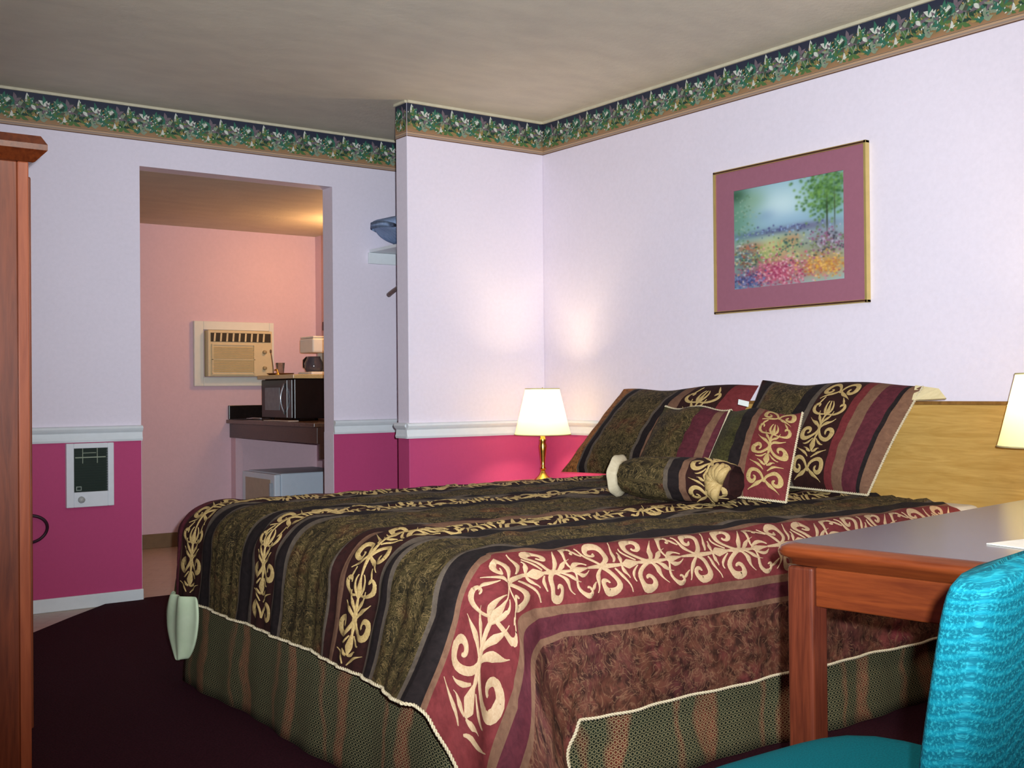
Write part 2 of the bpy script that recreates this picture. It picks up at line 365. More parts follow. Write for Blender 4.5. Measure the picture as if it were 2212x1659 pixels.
# coordinates: w across in [-1,1] (half width), l along in units of the half width; a repeat is 4.2 long
SC = []   # (polyline, widths)
for s_ in (-1, 1):
    c1 = bez((0, .35), (.15, 1.1), (.95, 1.15), (.86, .5)) + spiral(.60, .52, .26, .07, 0, -4.4, 14)
    SC.append((arm(s_, c1), (.07, .17, .05)))
    c2 = bez((0, 2.55), (.12, 1.9), (.95, 1.65), (.9, 2.3)) + spiral(.62, 2.28, .28, .08, 0, 4.2, 14)
    SC.append((arm(s_, c2), (.07, .18, .05)))
    SC.append((arm(s_, bez((.02, 2.5), (.3, 2.9), (.5, 2.75), (.78, 3.05))), (.05, .13, .0)))
    SC.append((arm(s_, bez((.02, 2.7), (.2, 3.1), (.35, 3.1), (.42, 3.45))), (.04, .11, .0)))
    SC.append((arm(s_, bez((.05, .5), (.25, .2), (.55, .22), (.85, -.05))), (.05, .13, .0)))
    SC.append((arm(s_, bez((.03, 1.3), (.25, 1.3), (.3, 1.5), (.48, 1.46))), (.05, .10, .0)))
    SC.append((arm(s_, bez((.02, 3.2), (.25, 3.5), (.3, 3.75), (.1, 4.0))), (.03, .10, .02)))
for s_ in (-1, 1):
    SC.append((arm(s_, bez((.05, 3.3), (.5, 3.2), (.95, 3.35), (.88, 3.75), 10) + spiral(.70, 3.74, .17, .05, 0, 3.9, 9)), (.05, .12, .04)))
    SC.append((arm(s_, bez((.1, 1.0), (.3, 1.25), (.6, 1.3), (.92, 1.42), 8)), (.03, .09, .0)))
    SC.append((arm(s_, bez((.1, 1.95), (.3, 1.7), (.5, 1.62), (.62, 1.66), 8)), (.03, .08, .02)))
    SC.append((arm(s_, bez((.5, .05), (.62, -.15), (.8, -.3), (.7, -.45), 8)), (.02, .08, .0)))
SC.append((bez((0, -.2), (0, .6), (0, 1.0), (0, 1.4)), (.05, .12, .06)))
SC.append((bez((0, 1.3), (.0, 1.5), (.0, 1.8), (0, 2.0)), (.04, .24, .06)))
SC.append((bez((0, 1.9), (.0, 2.4), (.0, 2.8), (0, 3.3)), (.05, .13, .05)))
SC.append((bez((0, 3.2), (.0, 3.4), (.0, 3.6), (0, 4.0)), (.02, .16, .03)))
def embroider(b, surf, c_of, half, l0, l1, mat, phase=0, lscale=1.0, off=.0012):
    """surf(l, c, off) -> point and c_of is the stripe centre; ribbons follow the cloth"""
    rep = 4.2 * half * lscale
    k0 = math.floor((l0 - phase) / rep); k1 = math.ceil((l1 - phase) / rep)
    for k in range(k0, k1 + 1):
        for line, (wa, wm, wb) in SC:
            pts = [(c_of + w * half * .97, phase + k * rep + l * half * lscale) for w, l in line]
            if min(p[1] for p in pts) < l0 or max(p[1] for p in pts) > l1: continue
            n = len(pts); L, R_ = [], []
            for i, (c, l) in enumerate(pts):
                p, q = pts[max(i - 1, 0)], pts[min(i + 1, n - 1)]
                dx, dy = q[0] - p[0], q[1] - p[1]; m = math.hypot(dx, dy) or 1
                f_ = i / (n - 1); w = (wa + (wm - wa) * f_ / .4) if f_ < .4 else (wm + (wb - wm) * (f_ - .4) / .6)
                w = max(w, .012) * half * .74
                L.append((c - dy / m * w, l + dx / m * w)); R_.append((c + dy / m * w, l - dx / m * w))
            vs_ = []
            for (c, l), (c0, l0_), (c2, l2) in zip(pts, L, R_):
                vs_ += [surf(l0_, c0, off * .4), surf(l, c, off + half * .025), surf(l2, c2, off * .4)]
            fs = []
            for i in range(n - 1):
                a = i * 3; fs += [(a, a + 1, a + 4, a + 3), (a + 1, a + 2, a + 5, a + 4)]
            b.add(vs_, fs, mat, [(c, l) for p3 in zip(L, pts, R_) for c, l in p3], smooth=True)

# fabrics
F_PAIS = paisley('olive_paisley', srgb(50, 42, 26), srgb(80, 68, 38), srgb(156, 130, 84), srgb(96, 54, 36))
F_PAISR = paisley('russet_paisley', srgb(92, 44, 44), srgb(104, 60, 44), srgb(156, 112, 84), srgb(124, 48, 56), .6, .7)
F_BLACK = fabric_plain('black_velvet', srgb(26, 19, 20), srgb(44, 34, 34))
F_GREY = fabric_plain('taupe_edging', srgb(92, 80, 70), srgb(118, 104, 90))
F_BROWN = fabric_plain('dark_brown_velvet', srgb(44, 20, 18), srgb(64, 30, 26))
F_BURG = fabric_plain('burgundy_velvet', srgb(112, 42, 44), srgb(138, 56, 58))
F_TAN = fabric_plain('tan_edging', srgb(120, 84, 66), srgb(146, 108, 84))
F_MAR = fabric_plain('maroon_damask', srgb(84, 34, 44), srgb(112, 48, 58))
F_GOLD = fabric_plain('gold_embroidery', srgb(172, 142, 88), srgb(206, 178, 122), .2, .6, 200, k=.8)
F_CREAM = fabric_plain('cream_embroidery', srgb(214, 176, 134), srgb(236, 204, 164), .2, .6, 200, k=.56)
F_GREEN = rings('green_ring_weave', srgb(30, 38, 25), srgb(112, 50, 35), srgb(146, 136, 98))
F_MOSS = paisley('moss_weave', srgb(50, 48, 24), srgb(80, 76, 38), srgb(128, 116, 62), srgb(70, 78, 46), 2.2, .5)
F_LINING = fabric_plain('pale_green_lining', srgb(196, 214, 178), srgb(214, 228, 196), .1, .7, 12, k=.8)
F_WHITE = fabric_plain('white_cotton', srgb(222, 214, 200), srgb(236, 228, 212), .1, .8, 10, k=.85)
F_CORD = fabric_plain('cream_twist_cord', srgb(176, 158, 124), srgb(226, 214, 184), .1, .7, 300, k=.9)
F_COPPER = paisley('copper_brocade', srgb(140, 74, 34), srgb(190, 116, 56), srgb(220, 170, 100), srgb(150, 84, 40), 1.5, .7)

# ------------------------------------------------------------------ bed
bed = thing('bed', (2.5, 3.14, 0), 'wide bed with green ring-woven skirt along the lavender wall', 'bed')
MX0, MX1, MY0, MY1 = 1.50, 3.63, 2.24, 3.90
MB().box((MX0, MY0, .10), (MX1, MY1, .33)).build('box_spring', F_WHITE, bed, bevel=.03, segs=3)
MB().box((MX0, MY0, .335), (MX1, MY1, .611)).build('mattress', F_WHITE, bed, bevel=.03, segs=4)
for x, y in ((1.62, 2.40), (1.62, 3.78), (3.5, 2.40), (3.5, 3.78)):
    MB().lathe([(.03, 0), (.035, .02), (.025, .10)], (x, y, .012), 12).build('leg', plain('dark_leg', srgb(30, 26, 24)), bed)
# skirt: pleated valance round foot and both long sides
def skirt_run():
    P = []
    for i in range(60): P.append((MX1 - (MX1 - 1.45) * i / 60, 2.205, 0, -1))
    for i in range(50): P.append((1.44, 2.215 + (3.93 - 2.215) * i / 49, -1, 0))
    for i in range(1, 61): P.append((1.45 + (MX1 - 1.45) * i / 60, 3.94, 0, 1))
    return P
b = MB(); SP = skirt_run(); vs_, uvs = [], []; L = 0
for i, (x, y, nx, ny) in enumerate(SP):
    if i: L += math.hypot(x - SP[i - 1][0], y - SP[i - 1][1])
    for j in range(10):
        z = .34 - .326 * j / 9; w = .010 * math.sin(L * 9 + .6 * math.sin(L * 3)) * (j / 9) + .004 * math.sin(L * 31) * (j / 9) + .02 * (j / 9)
        if j == 0: w = 0
        vs_.append((x + nx * w, y + ny * w, z)); uvs.append((L, z))
b.add(vs_, [(i * 10 + j, i * 10 + j + 1, (i + 1) * 10 + j + 1, (i + 1) * 10 + j) for i in range(len(SP) - 1) for j in range(9)], 0, uvs, True)
sk = b.build('bed_skirt', F_GREEN, bed); md = sk.modifiers.new('Solid', 'SOLIDIFY'); md.thickness = .003

# ------------------------------------------------------------------ comforter
ZT = .632; SX0 = 1.545; TY0 = 2.27; TY1 = 3.93; RR = .13
T_HEM = 1.790; T_FAR = 4.36; S_HEM = 1.145; S_HEAD = 3.42
def cr(P, q):
    """Catmull-Rom through (q, x, y) knots"""
    if q <= P[0][0]:
        a, b_ = P[0], P[1]
    elif q >= P[-1][0]:
        a, b_ = P[-2], P[-1]
    else:
        for i in range(len(P) - 1):
            if P[i][0] <= q <= P[i + 1][0]: break
        p0, p1, p2, p3 = P[max(i - 1, 0)], P[i], P[i + 1], P[min(i + 2, len(P) - 1)]
        t_ = (q - p1[0]) / (p2[0] - p1[0]); h = p2[0] - p1[0]
        out = []
        for k in (1, 2):
            m1 = (p2[k] - p0[k]) / (p2[0] - p0[0]) * h if p2[0] != p0[0] else 0
            m2 = (p3[k] - p1[k]) / (p3[0] - p1[0]) * h if p3[0] != p1[0] else 0
            out.append((2 * t_ ** 3 - 3 * t_ ** 2 + 1) * p1[k] + (t_ ** 3 - 2 * t_ ** 2 + t_) * m1 + (-2 * t_ ** 3 + 3 * t_ ** 2) * p2[k] + (t_ ** 3 - t_ ** 2) * m2)
        return out
    s_ = (q - a[0]) / (b_[0] - a[0]); return [a[1] + (b_[1] - a[1]) * s_, a[2] + (b_[2] - a[2]) * s_]
# near foot corner at the hem level: q<0 foot (distance), 0..1 fan, >1 near side (distance)
HEM = [(-2.2, 1.40, 4.47), (-1.2, 1.398, 3.47), (-.6, 1.39, 2.87), (-.25, 1.36, 2.51), (-.08, 1.325, 2.31), (.05, 1.285, 2.15), (.16, 1.315, 2.09), (.29, 1.38, 2.045), (.37, 1.47, 2.12), (.46, 1.52, 2.09), (.58, 1.555, 2.0), (.75, 1.585, 1.985), (.90, 1.63, 2.05), (1.0, 1.68, 2.115), (1.25, 1.83, 2.12), (1.7, 2.25, 2.13), (3.0, 3.545, 2.14)]
FARC = [(0, 1.40, 3.93), (.25, 1.405, 3.97), (.5, 1.425, 4.02), (.75, 1.46, 4.06), (1, 1.53, 4.09)]
def lerp_(a, b_, t_): return a + (b_ - a) * t_
def cloth(s, t_, off=0.0):
    a = max(0., SX0 - s); bn = max(0., TY0 - t_); c = max(0., t_ - TY1)
    near = bn > 0
    if near or c == 0:
        e = bn
    else: e = c
    rho = math.hypot(a, e)
    x, y = max(s, SX0), min(max(t_, TY0), TY1)
    dome = .012 * math.sin(math.pi * min(1, max(0, (y - TY0) / (TY1 - TY0)))) + .004 * sn(s * 9, t_ * 26, 1)
    wr = .0048 * math.sin(t_ * 95 + 2.2 * math.sin(s * 5.5) + 1.2 * math.sin(s * 13)) + .0025 * math.sin(s * 38 + 3 * math.sin(t_ * 17)) * .8
    if rho == 0: return (x, y, ZT + dome + wr + off)
    if near or (c == 0):
        q = -(t_ - TY0) if bn == 0 else (math.atan2(bn, a) / (math.pi / 2) if a > 0 else 1 + (s - SX0))
        hx, hy = cr(HEM, q); RH = .46
    else:
        if a > 0: hx, hy = cr(FARC, math.atan2(c, a) / (math.pi / 2))
        else: hx, hy = s, 4.09
        RH = .42
        rho = min(rho, .50)
    if c == 0 and not near: RH = .40
    d = Vector((hx - x, hy - y)); dl = d.length or 1e-6; n = d / dl
    if dl < RR: pass
    if rho < RR * math.pi / 2:
        th = rho / RR; h = RR * math.sin(th); dz = RR * (1 - math.cos(th)); nz_ = math.cos(th); nh = math.sin(th)
    else:
        r2 = rho - RR * math.pi / 2; w = r2 / max(.05, RH - RR * math.pi / 2)
        h = RR + (dl - RR) * (w ** 1.15 if w > 0 else 0); dz = RR + r2 * math.sqrt(max(.25, 1 - min(.7, ((dl - RR) / .26) ** 2) * .8)); nz_ = .1; nh = 1
    if near and -.05 < q < 1.3 and rho > RR * math.pi / 2:
        g = min(1, max(0, (q + .04) / .33)) ** 1.5 * min(1, max(0, (1.08 - q) / .38)); dz += .20 * g * (rho - RR * math.pi / 2) / .24
        dz = min(dz, ZT - .022 + .003 * math.sin(q * 9))
    k = min(1, rho / .1)
    fade = 1 - k * .75
    z = ZT - dz + (dome + wr) * fade
    wv = k * (.005 * math.sin((t_ if a > bn else s) * 16 + rho * 6) + .003 * math.sin((t_ if a > bn else s) * 41)) + wr * .8 * k
    h += wv
    return (x + n.x * (h + off * nh), y + n.y * (h + off * nh), z + off * nz_)
STR = [(T_HEM, 'paisr'), (1.988, 'tan'), (2.002, 'mar'), (2.044, 'tan'), (2.066, 'burg'), (2.232, 'tan'), (2.246, 'black'), (2.296, 'grey'), (2.308, 'pais'), (2.486, 'grey'), (2.50, 'black'), (2.537, 'grey'), (2.555, 'brown'), (2.712, 'tan'), (2.742, 'brown'), (2.775, 'grey'), (2.785, 'pais'), (3.07, 'grey'), (3.088, 'black'), (3.136, 'grey'), (3.152, 'brown'), (3.305, 'grey'), (3.335, 'black'), (3.395, 'grey'), (3.41, 'pais'), (3.647, 'grey'), (3.667, 'black'), (3.722, 'grey'), (3.75, 'brown'), (3.905, 'tan'), (3.925, 'mar'), (4.10, 'pais'), (T_FAR, None)]
FM = {'paisr': F_PAISR, 'tan': F_TAN, 'mar': F_MAR, 'burg': F_BURG, 'black': F_BLACK, 'grey': F_GREY, 'pais': F_PAIS, 'brown': F_BROWN, 'gold': F_GOLD, 'cream': F_CREAM, 'moss': F_MOSS, 'copper': F_COPPER, 'ring': F_GREEN, 'white': F_WHITE}
def stripe_grid(STR, step):
    ts, mk = [], []
    for (a, k), (b_, _) in zip(STR[:-1], STR[1:]):
        n = max(1, round((b_ - a) / step))
        for i in range(n): ts.append(a + (b_ - a) * i / n); mk.append(k)
    ts.append(STR[-1][0]); return ts, mk
ts, mk = stripe_grid(STR, .014)
ss = [S_HEM + (S_HEAD - S_HEM) * i / 170 for i in range(171)]
keys = ['paisr', 'tan', 'mar', 'burg', 'black', 'grey', 'pais', 'brown', 'gold', 'cream']
def hem_s(t_): return S_HEM
b = MB(); V = []; U = []
for s in ss:
    for t_ in ts: V.append(cloth(s, t_)); U.append((t_, s))
nt = len(ts); Fs, Ms = [], []
for i in range(len(ss) - 1):
    for j in range(nt - 1):
        Fs.append((i * nt + j, (i + 1) * nt + j, (i + 1) * nt + j + 1, i * nt + j + 1)); Ms.append(keys.index(mk[j]))
b.add(V, Fs, Ms, U, True)
for cc, hw, mt in ((2.149, .080, 9), (2.634, .076, 8), (3.2285, .074, 8), (3.8275, .074, 8)):
    embroider(b, lambda l, c, o: cloth(l, c, o), cc, hw, S_HEM + .005, S_HEAD, mt, phase=S_HEM - .1 + cc % .13)
comf = b.build('comforter', [FM[k] for k in keys], origin=(2.5, 3.1, 0))
tag(comf, 'striped brown, olive and burgundy comforter with scroll embroidery spread over the bed', 'comforter')
def cord(pts, r=.0042, name='cord_trim', parent=comf, twist=.018, mat=F_CORD):
    """two-strand twisted cord"""
    b = MB(); P = [Vector(p) for p in pts]; out = ([], []); L = 0; q = []
    acc = [0]
    for i in range(1, len(P)): acc.append(acc[-1] + (P[i] - P[i - 1]).length)
    n = int(acc[-1] / (twist / 7)); j = 0
    for i in range(n + 1):
        d = acc[-1] * i / n
        while j < len(P) - 2 and acc[j + 1] < d: j += 1
        f_ = (d - acc[j]) / max(1e-9, acc[j + 1] - acc[j]); p = P[j].lerp(P[j + 1], f_); t_ = (P[j + 1] - P[j]).normalized()
        a = t_.cross(Vector((0, 0, 1))); a = a.normalized() if a.length > .05 else Vector((1, 0, 0)); c = t_.cross(a)
        for k in (0, 1):
            th = 2 * math.pi * d / twist + math.pi * k; out[k].append(p + (a * math.cos(th) + c * math.sin(th)) * r * .55)
    for o in out: b.tube(o, r * .62, 5)
    return b.build(name, mat, parent)
cord([cloth(S_HEM, T_HEM + (3.72 - T_HEM) * i / 160, .003) for i in range(161)])
cord([cloth(S_HEM + (S_HEAD - S_HEM) * i / 160, T_HEM, .003) for i in range(161)])
# turned-out pale lining at the far foot corner
b = MB(); ctl = [((3.69, .345), (3.90, .340)), ((3.672, .29), (3.955, .275)), ((3.682, .23), (3.965, .22)), ((3.705, .18), (3.90, .165)), ((3.735, .140), (3.83, .128)), ((3.755, .124), (3.80, .120))]
vs_, uvs = [], []; n = 14
for (ya, za), (yb, zb) in ctl:
    for i in range(n + 1):
        q = i / n; x = 1.372 - .035 * math.sin(math.pi * q) + .008 * math.sin(q * 17) * (za / .3); vs_.append((x, ya + (yb - ya) * q, za + (zb - za) * q)); uvs.append((ya + (yb - ya) * q, za))
b.add(vs_, [(r_ * (n + 1) + i, r_ * (n + 1) + i + 1, (r_ + 1) * (n + 1) + i + 1, (r_ + 1) * (n + 1) + i) for r_ in range(len(ctl) - 1) for i in range(n)], 0, uvs, True)
ln = b.build('lining', F_LINING, comf); ln['label'] = 'pale green lining turned outward at the corner'
md = ln.modifiers.new('Solid', 'SOLIDIFY'); md.thickness = .012; md = ln.modifiers.new('Sub', 'SUBSURF'); md.levels = 1; md.render_levels = 2

# ------------------------------------------------------------------ pillows
def pillow(name, C, T, stripes, label, group, embro=(), cords=(), res=26, bulge=.10, seed=1, part='cover', lean_n=None, fl=0.0, edge_m=None):
    """C = bottom-left, bottom-right, top-right, top-left (seen from the foot); stripes run bottom to top"""
    P = [Vector(c) for c in C]; nrm = (P[1] - P[0]).cross(P[3] - P[0]).normalized()
    if nrm.x > 0: nrm = -nrm
    base = (P[0] + P[1]) / 2
    root = thing(name, base, label, 'pillow', group)
    W = ((P[1] - P[0]).length + (P[2] - P[3]).length) / 2; Hh = ((P[3] - P[0]).length + (P[2] - P[1]).length) / 2
    def surf(u, v, side=1, off=0):
        uu = u + .035 * math.sin(math.pi * v) * (1 - 2 * u) * bulge * 10 * .32
        vv = v + .035 * math.sin(math.pi * u) * (1 - 2 * v) * bulge * 10 * .32
        p = P[0] * (1 - uu) * (1 - vv) + P[1] * uu * (1 - vv) + P[2] * uu * vv + P[3] * (1 - uu) * vv
        pr = lambda q: max(0., 1 - abs(2 * q - 1) ** 2.6) ** .62
        h = T * pr(u) * pr(v) + .004 * sn(u * 14, v * 11, seed) * pr(u) * pr(v) + .002 * math.sin(v * 30 + 6 * u) * pr(u) * pr(v)
        if v > .5: p.z += .008 * math.sin(u * 9 + seed) * (v - .5) * 2
        return p + nrm * (h * side + off * side)
    us, mks = stripe_grid(stripes + [(1.0, None)], .03 if W > .3 else .05)
    vsn = [i / res for i in range(res + 1)]; ks = sorted(set(mks)) ; mats = [FM[k] for k in ks] + [F_GOLD, F_CREAM]
    b = MB(); nu = len(us)
    for side in (1, -1):
        V = []; U = []
        for v in vsn:
            for u in us: V.append(surf(u, v, side)); U.append((u * W + seed, v * Hh))
        Fs, Ms = [], []
        for i in range(res):
            for j in range(nu - 1):
                f_ = (i * nu + j, i * nu + j + 1, (i + 1) * nu + j + 1, (i + 1) * nu + j)
                Fs.append(f_ if side == 1 else f_[::-1]); Ms.append(ks.index(mks[j]))
        b.add(V, Fs, Ms, U, True)
    for u0, u1, mt, ph in embro:
        cu, hw = (u0 + u1) / 2 * W, (u1 - u0) / 2 * W
        embroider(b, lambda l, c, o: tuple(surf(c / W, l / Hh, 1, o)), cu, hw, .01, Hh - .004, len(ks) + mt, phase=ph)
    cover = b.build(part, mats, root)
    for which in cords:
        if which == 'l': pts = [surf(0, i / 40) for i in range(41)]
        if which == 'r': pts = [surf(1, i / 40) for i in range(41)]
        if which == 't': pts = [surf(i / 40, 1) for i in range(41)]
        if which == 'b': pts = [surf(i / 40, 0) for i in range(41)]
        cord([tuple(p) for p in pts], .0042, 'cord_trim', root)
    return root, surf, nrm
GP = 'pillows at the head of the bed'
pillow('bed_pillow', [(3.20, 4.04, .652), (3.24, 3.16, .660), (3.46, 3.10, 1.035), (3.42, 3.86, 1.015)], .085,
       [(0, 'copper'), (.12, 'grey'), (.135, 'black'), (.18, 'grey'), (.2, 'pais'), (.5, 'grey'), (.52, 'black'), (.57, 'tan'), (.64, 'brown'), (.88, 'burg')],
       'large striped sham leaning nearest the small brass lamp, copper band on its edge', GP, embro=((.65, .87, 0, .03),), seed=1)
rt, sf, nm = pillow('bed_pillow', [(3.24, 3.10, .660), (3.22, 2.41, .658), (3.42, 2.33, 1.03), (3.46, 3.08, 1.045)], .085,
       [(0, 'brown'), (.04, 'black'), (.10, 'grey'), (.12, 'pais'), (.42, 'black'), (.495, 'grey'), (.53, 'brown'), (.745, 'burg'), (.79, 'tan'), (.85, 'mar'), (.93, 'black'), (.95, 'tan')],
       'large striped sham with twisted cord edge, leaning beside the bare oak headboard', GP, embro=((.535, .74, 0, .02),), cords=('r', 'b'), seed=2)
# sham flange corner and the paper tag
b = MB(); p = [sf(1, .97), sf(1, 1), sf(1, .86)]
A = Vector(p[1]); Bq = Vector(p[2])
b.add([A + Vector((0, .03, .0)), A + Vector((.03, -.04, -.012)), A + Vector((.035, -.065, -.045)), Bq + Vector((.02, -.015, .0)), Bq + Vector((-.0, .01, 0))], [(0, 1, 2, 3, 4)])
fl_ = b.build('flange', fabric_plain('cream_flange', srgb(206, 190, 146), srgb(222, 206, 164), k=.85), rt); fl_['label'] = 'cream flange showing past the top corner'
md = fl_.modifiers.new('Solid', 'SOLIDIFY'); md.thickness = .01
pillow('bed_pillow', [(2.97, 3.32, .665), (2.96, 2.93, .665), (3.14, 2.945, .945), (3.15, 3.31, .952)], .055,
       [(0, 'moss'), (.08, 'pais'), (.66, 'mar'), (.86, 'tan'), (.94, 'mar')],
       'square olive cushion with a maroon band, topmost edge corded, behind the bolster', GP, cords=('t',), seed=3)
pillow('bed_pillow', [(2.735, 2.74, .668), (2.81, 2.41, .660), (3.02, 2.515, .935), (3.06, 2.88, .948)], .055,
       [(0, 'moss'), (.33, 'black'), (.47, 'tan'), (.55, 'burg')],
       'square cushion with corded edges, moss green half and scroll band on burgundy', GP, embro=((.57, .97, 0, .02),), cords=('l', 'r', 'b'), seed=4)
b = MB(); p = Vector((3.33, 3.015, .985))
tg = MB().box((3.225, 2.945, .955), (3.229, 2.995, .975)).build('paper_tag', plain('tag_paper', srgb(236, 240, 236), .5), origin=(3.227, 2.97, .955))
tag(tg, 'small white paper tag on top of the moss green cushion', 'tag'); tg.rotation_euler = (math.radians(10), 0, 0)

# bolster
A, B = Vector((2.60, 2.93, .724)), Vector((2.705, 2.52, .722))
root = thing('bolster_pillow', ((A.x + B.x) / 2, (A.y + B.y) / 2, .64), 'small round bolster with a cream ruffled end lying before the square cushions', 'pillow', GP)
BS = [(0, 'pais'), (.46, 'grey'), (.50, 'black'), (.60, 'tan'), (.66, 'brown'), (1.0, None)]
us, mks = stripe_grid(BS, .025); ks = sorted(set(mks)); n = 40; ax = (B - A); AL = ax.length; axn = ax.normalized(); e1 = axn.cross(Vector((0, 0, 1))).normalized(); e1 = e1 if e1.x < 0 else -e1; e2 = Vector((0, 0, 1))
def bsurf(u, th, off=0):
    r = .073 * (1 - .30 * abs(2 * u - 1) ** 4) + .0022 * math.sin(th * 9 + u * 8) + off
    p = A + ax * u + e1 * math.cos(th) * r + e2 * math.sin(th) * r * .98
    return p
b = MB(); V, U = [], []
for u in us:
    for j in range(n): V.append(bsurf(u, 2 * math.pi * j / n)); U.append((u * AL, j / n * .46))
b.add(V, [(i * n + j, i * n + (j + 1) % n, (i + 1) * n + (j + 1) % n, (i + 1) * n + j) for i in range(len(us) - 1) for j in range(n)], [ks.index(mks[i]) for i in range(len(us) - 1) for j in range(n)], U, True)
embroider(b, lambda l, c, o: tuple(bsurf(c / AL, l / .073 - 1.4, o)), .83 * AL, .16 * AL, .0, .073 * 4.4, len(ks), phase=.02)
b.build('cover', [FM[k] for k in ks] + [F_GOLD], root)
b = MB(); V, U = [], []
RF = [(0, .050), (-.010, .055), (-.020, .066), (-.026, .074)]
for du, r in RF:
    for j in range(48):
        th = 2 * math.pi * j / 48; rr = r * (1 + (.035 * math.sin(th * 7) if r > .06 else 0) + (.35 * max(0, -math.sin(th)) ** 3 if r > .08 else 0)); q = A + axn * du + e1 * math.cos(th) * rr + e2 * math.sin(th) * rr
        q.z = max(q.z, .652); V.append(q); U.append((th * .1, r))
b.add(V, [(i * 48 + j, i * 48 + (j + 1) % 48, (i + 1) * 48 + (j + 1) % 48, (i + 1) * 48 + j) for i in range(3) for j in range(48)] + [tuple(range(48))], 0, U, True)
o = b.build('ruffle', fabric_plain('cream_ruffle', srgb(206, 190, 158), srgb(220, 206, 176), k=.7), root); o['label'] = 'cream ruffled end'; md = o.modifiers.new('Solid', 'SOLIDIFY'); md.thickness = .004
# gathered gold bow at the other end
b = MB()
for k in range(9):
    a = -1.2 + k * .42; pts = []
    for i in range(9):
        q = i / 8; pts.append(B + Vector((-.068 - .02 * math.sin(math.pi * q), .0 + .06 * q * math.cos(a), .0 + .062 * q * math.sin(a))))
    b.tube(pts, [.006 + .010 * math.sin(math.pi * (i / 8)) for i in range(9)], 8)
o = b.build('bow', F_GOLD, root); o['label'] = 'gathered gold bow'

# ------------------------------------------------------------------ headboard
M_OAK = wood('golden_oak', srgb(182, 140, 70), srgb(206, 166, 94), (1, .6, 7), .4, 6, 1.2, .15)
hb = thing('headboard', (3.66, 2.9, .3), 'plain golden oak headboard panel fixed to the wall behind the pillows', 'headboard')
MB().box((3.655, 2.03, .30), (3.683, 3.80, .955)).build('panel', M_OAK, hb, bevel=.003)
MB().box((3.652, 2.03, .955), (3.685, 3.80, .968)).build('top_edge', wood('oak_edge', srgb(120, 84, 40), srgb(150, 108, 56)), hb, bevel=.002)
MB().box((3.648, 1.94, .30), (3.685, 2.03, .968)).build('end_strip', wood('oak_end', srgb(196, 140, 66), srgb(214, 160, 82), (7, 7, .6), .4, 6, 1, .15), hb, bevel=.003)  # end strip, more orange than the panel
MB().box((3.683, 2.0, .32), (3.6965, 3.7, .9)).build('wall_cleat', M_OAK, hb)

# ------------------------------------------------------------------ picture
M_GOLDF = plain('gold_frame', srgb(214, 190, 120), .3, .05, metal=.6)
M_DARK_REFL = plain('dark_frame_reflection', srgb(70, 40, 30), .35)
M_MAT = plain('mauve_mat', srgb(154, 98, 116), .8, .03, 60)
pc = thing('wall_picture', (3.69, 3.14, 1.35), 'framed flower garden landscape with a wide mauve mat on the lavender wall', 'picture')
y0, y1, z0, z1 = 2.742, 3.545, 1.346, 1.970
b = MB(); fw = .012
for lo, hi in (((3.672, y0, z0), (3.696, y0 + fw, z1)), ((3.672, y1 - fw, z0), (3.696, y1, z1)), ((3.672, y0, z0), (3.696, y1, z0 + fw)), ((3.672, y0, z1 - fw), (3.696, y1, z1))): b.box(lo, hi)
b.build('frame', M_GOLDF, pc, bevel=.002)
for lo, hi in (((3.670, y0 + .008, z1 - .010), (3.676, y1 - .008, z1 - .004)), ((3.670, y0 + .008, z0 + .004), (3.676, y1 - .008, z0 + .010))): MB().box(lo, hi).build('frame_reflection', M_DARK_REFL, pc)  # dark strips paint the gold frame's dark reflection along top and bottom
a0, a1, c0, c1 = 2.853, 3.432, 1.447, 1.872
b = MB()
for lo, hi in (((3.680, y0 + fw, z0 + fw), (3.690, a0, z1 - fw)), ((3.680, a1, z0 + fw), (3.690, y1 - fw, z1 - fw)), ((3.680, a0, z0 + fw), (3.690, a1, c0)), ((3.680, a0, c1), (3.690, a1, z1 - fw))): b.box(lo, hi)
b.build('mat', M_MAT, pc)
# painted canvas: colours dabbed onto a fine grid
NX, NZ = 170, 130
yy, xx = np.mgrid[0:1:NZ * 1j, 0:1:NX * 1j]   # yy 0 top, xx 0 left (as seen)
img = np.zeros((NZ, NX, 3)); rs = np.random.RandomState(3)
def S(*c): return np.array(c) / 255.
img[:] = S(150, 190, 205)
def blob(cx, cy, rx, ry, c, a=.8, p=2):
    m = np.exp(-(((xx - cx) / rx) ** 2 + ((yy - cy) / ry) ** 2) ** (p / 2)) * a
    img[:] = img * (1 - m[..., None]) + S(*c) * m[..., None]
blob(.45, .24, .26, .2, (206, 232, 236), .95); blob(.5, .42, .4, .12, (140, 178, 214), .7); blob(.3, .3, .1, .06, (128, 160, 200), .5)
blob(.0, .25, .2, .35, (96, 146, 116), .85); blob(.88, .15, .16, .2, (92, 132, 90), .7); blob(.18, .12, .12, .1, (140, 176, 140), .6); blob(.02, .05, .1, .08, (50, 86, 60), .8)
blob(.4, .47, .42, .035, (70, 84, 140), .85); blob(.7, .46, .2, .04, (110, 100, 140), .6)
for i in range(420):
    x = .84 + rs.randn() * .10; y = .16 + rs.randn() * .13; g = rs.rand(); blob(x, y, .013, .013, (44 + 80 * g, 84 + 86 * g, 46 + 40 * g), .75)
blob(.855, .42, .008, .2, (46, 60, 40), .9); blob(.92, .35, .006, .2, (60, 70, 46), .7)
blob(.45, .75, .6, .22, (150, 166, 110), .9); blob(.38, .62, .16, .10, (206, 208, 140), .9); blob(.5, .74, .14, .07, (216, 190, 140), .85); blob(.3, .72, .12, .06, (130, 170, 90), .7)
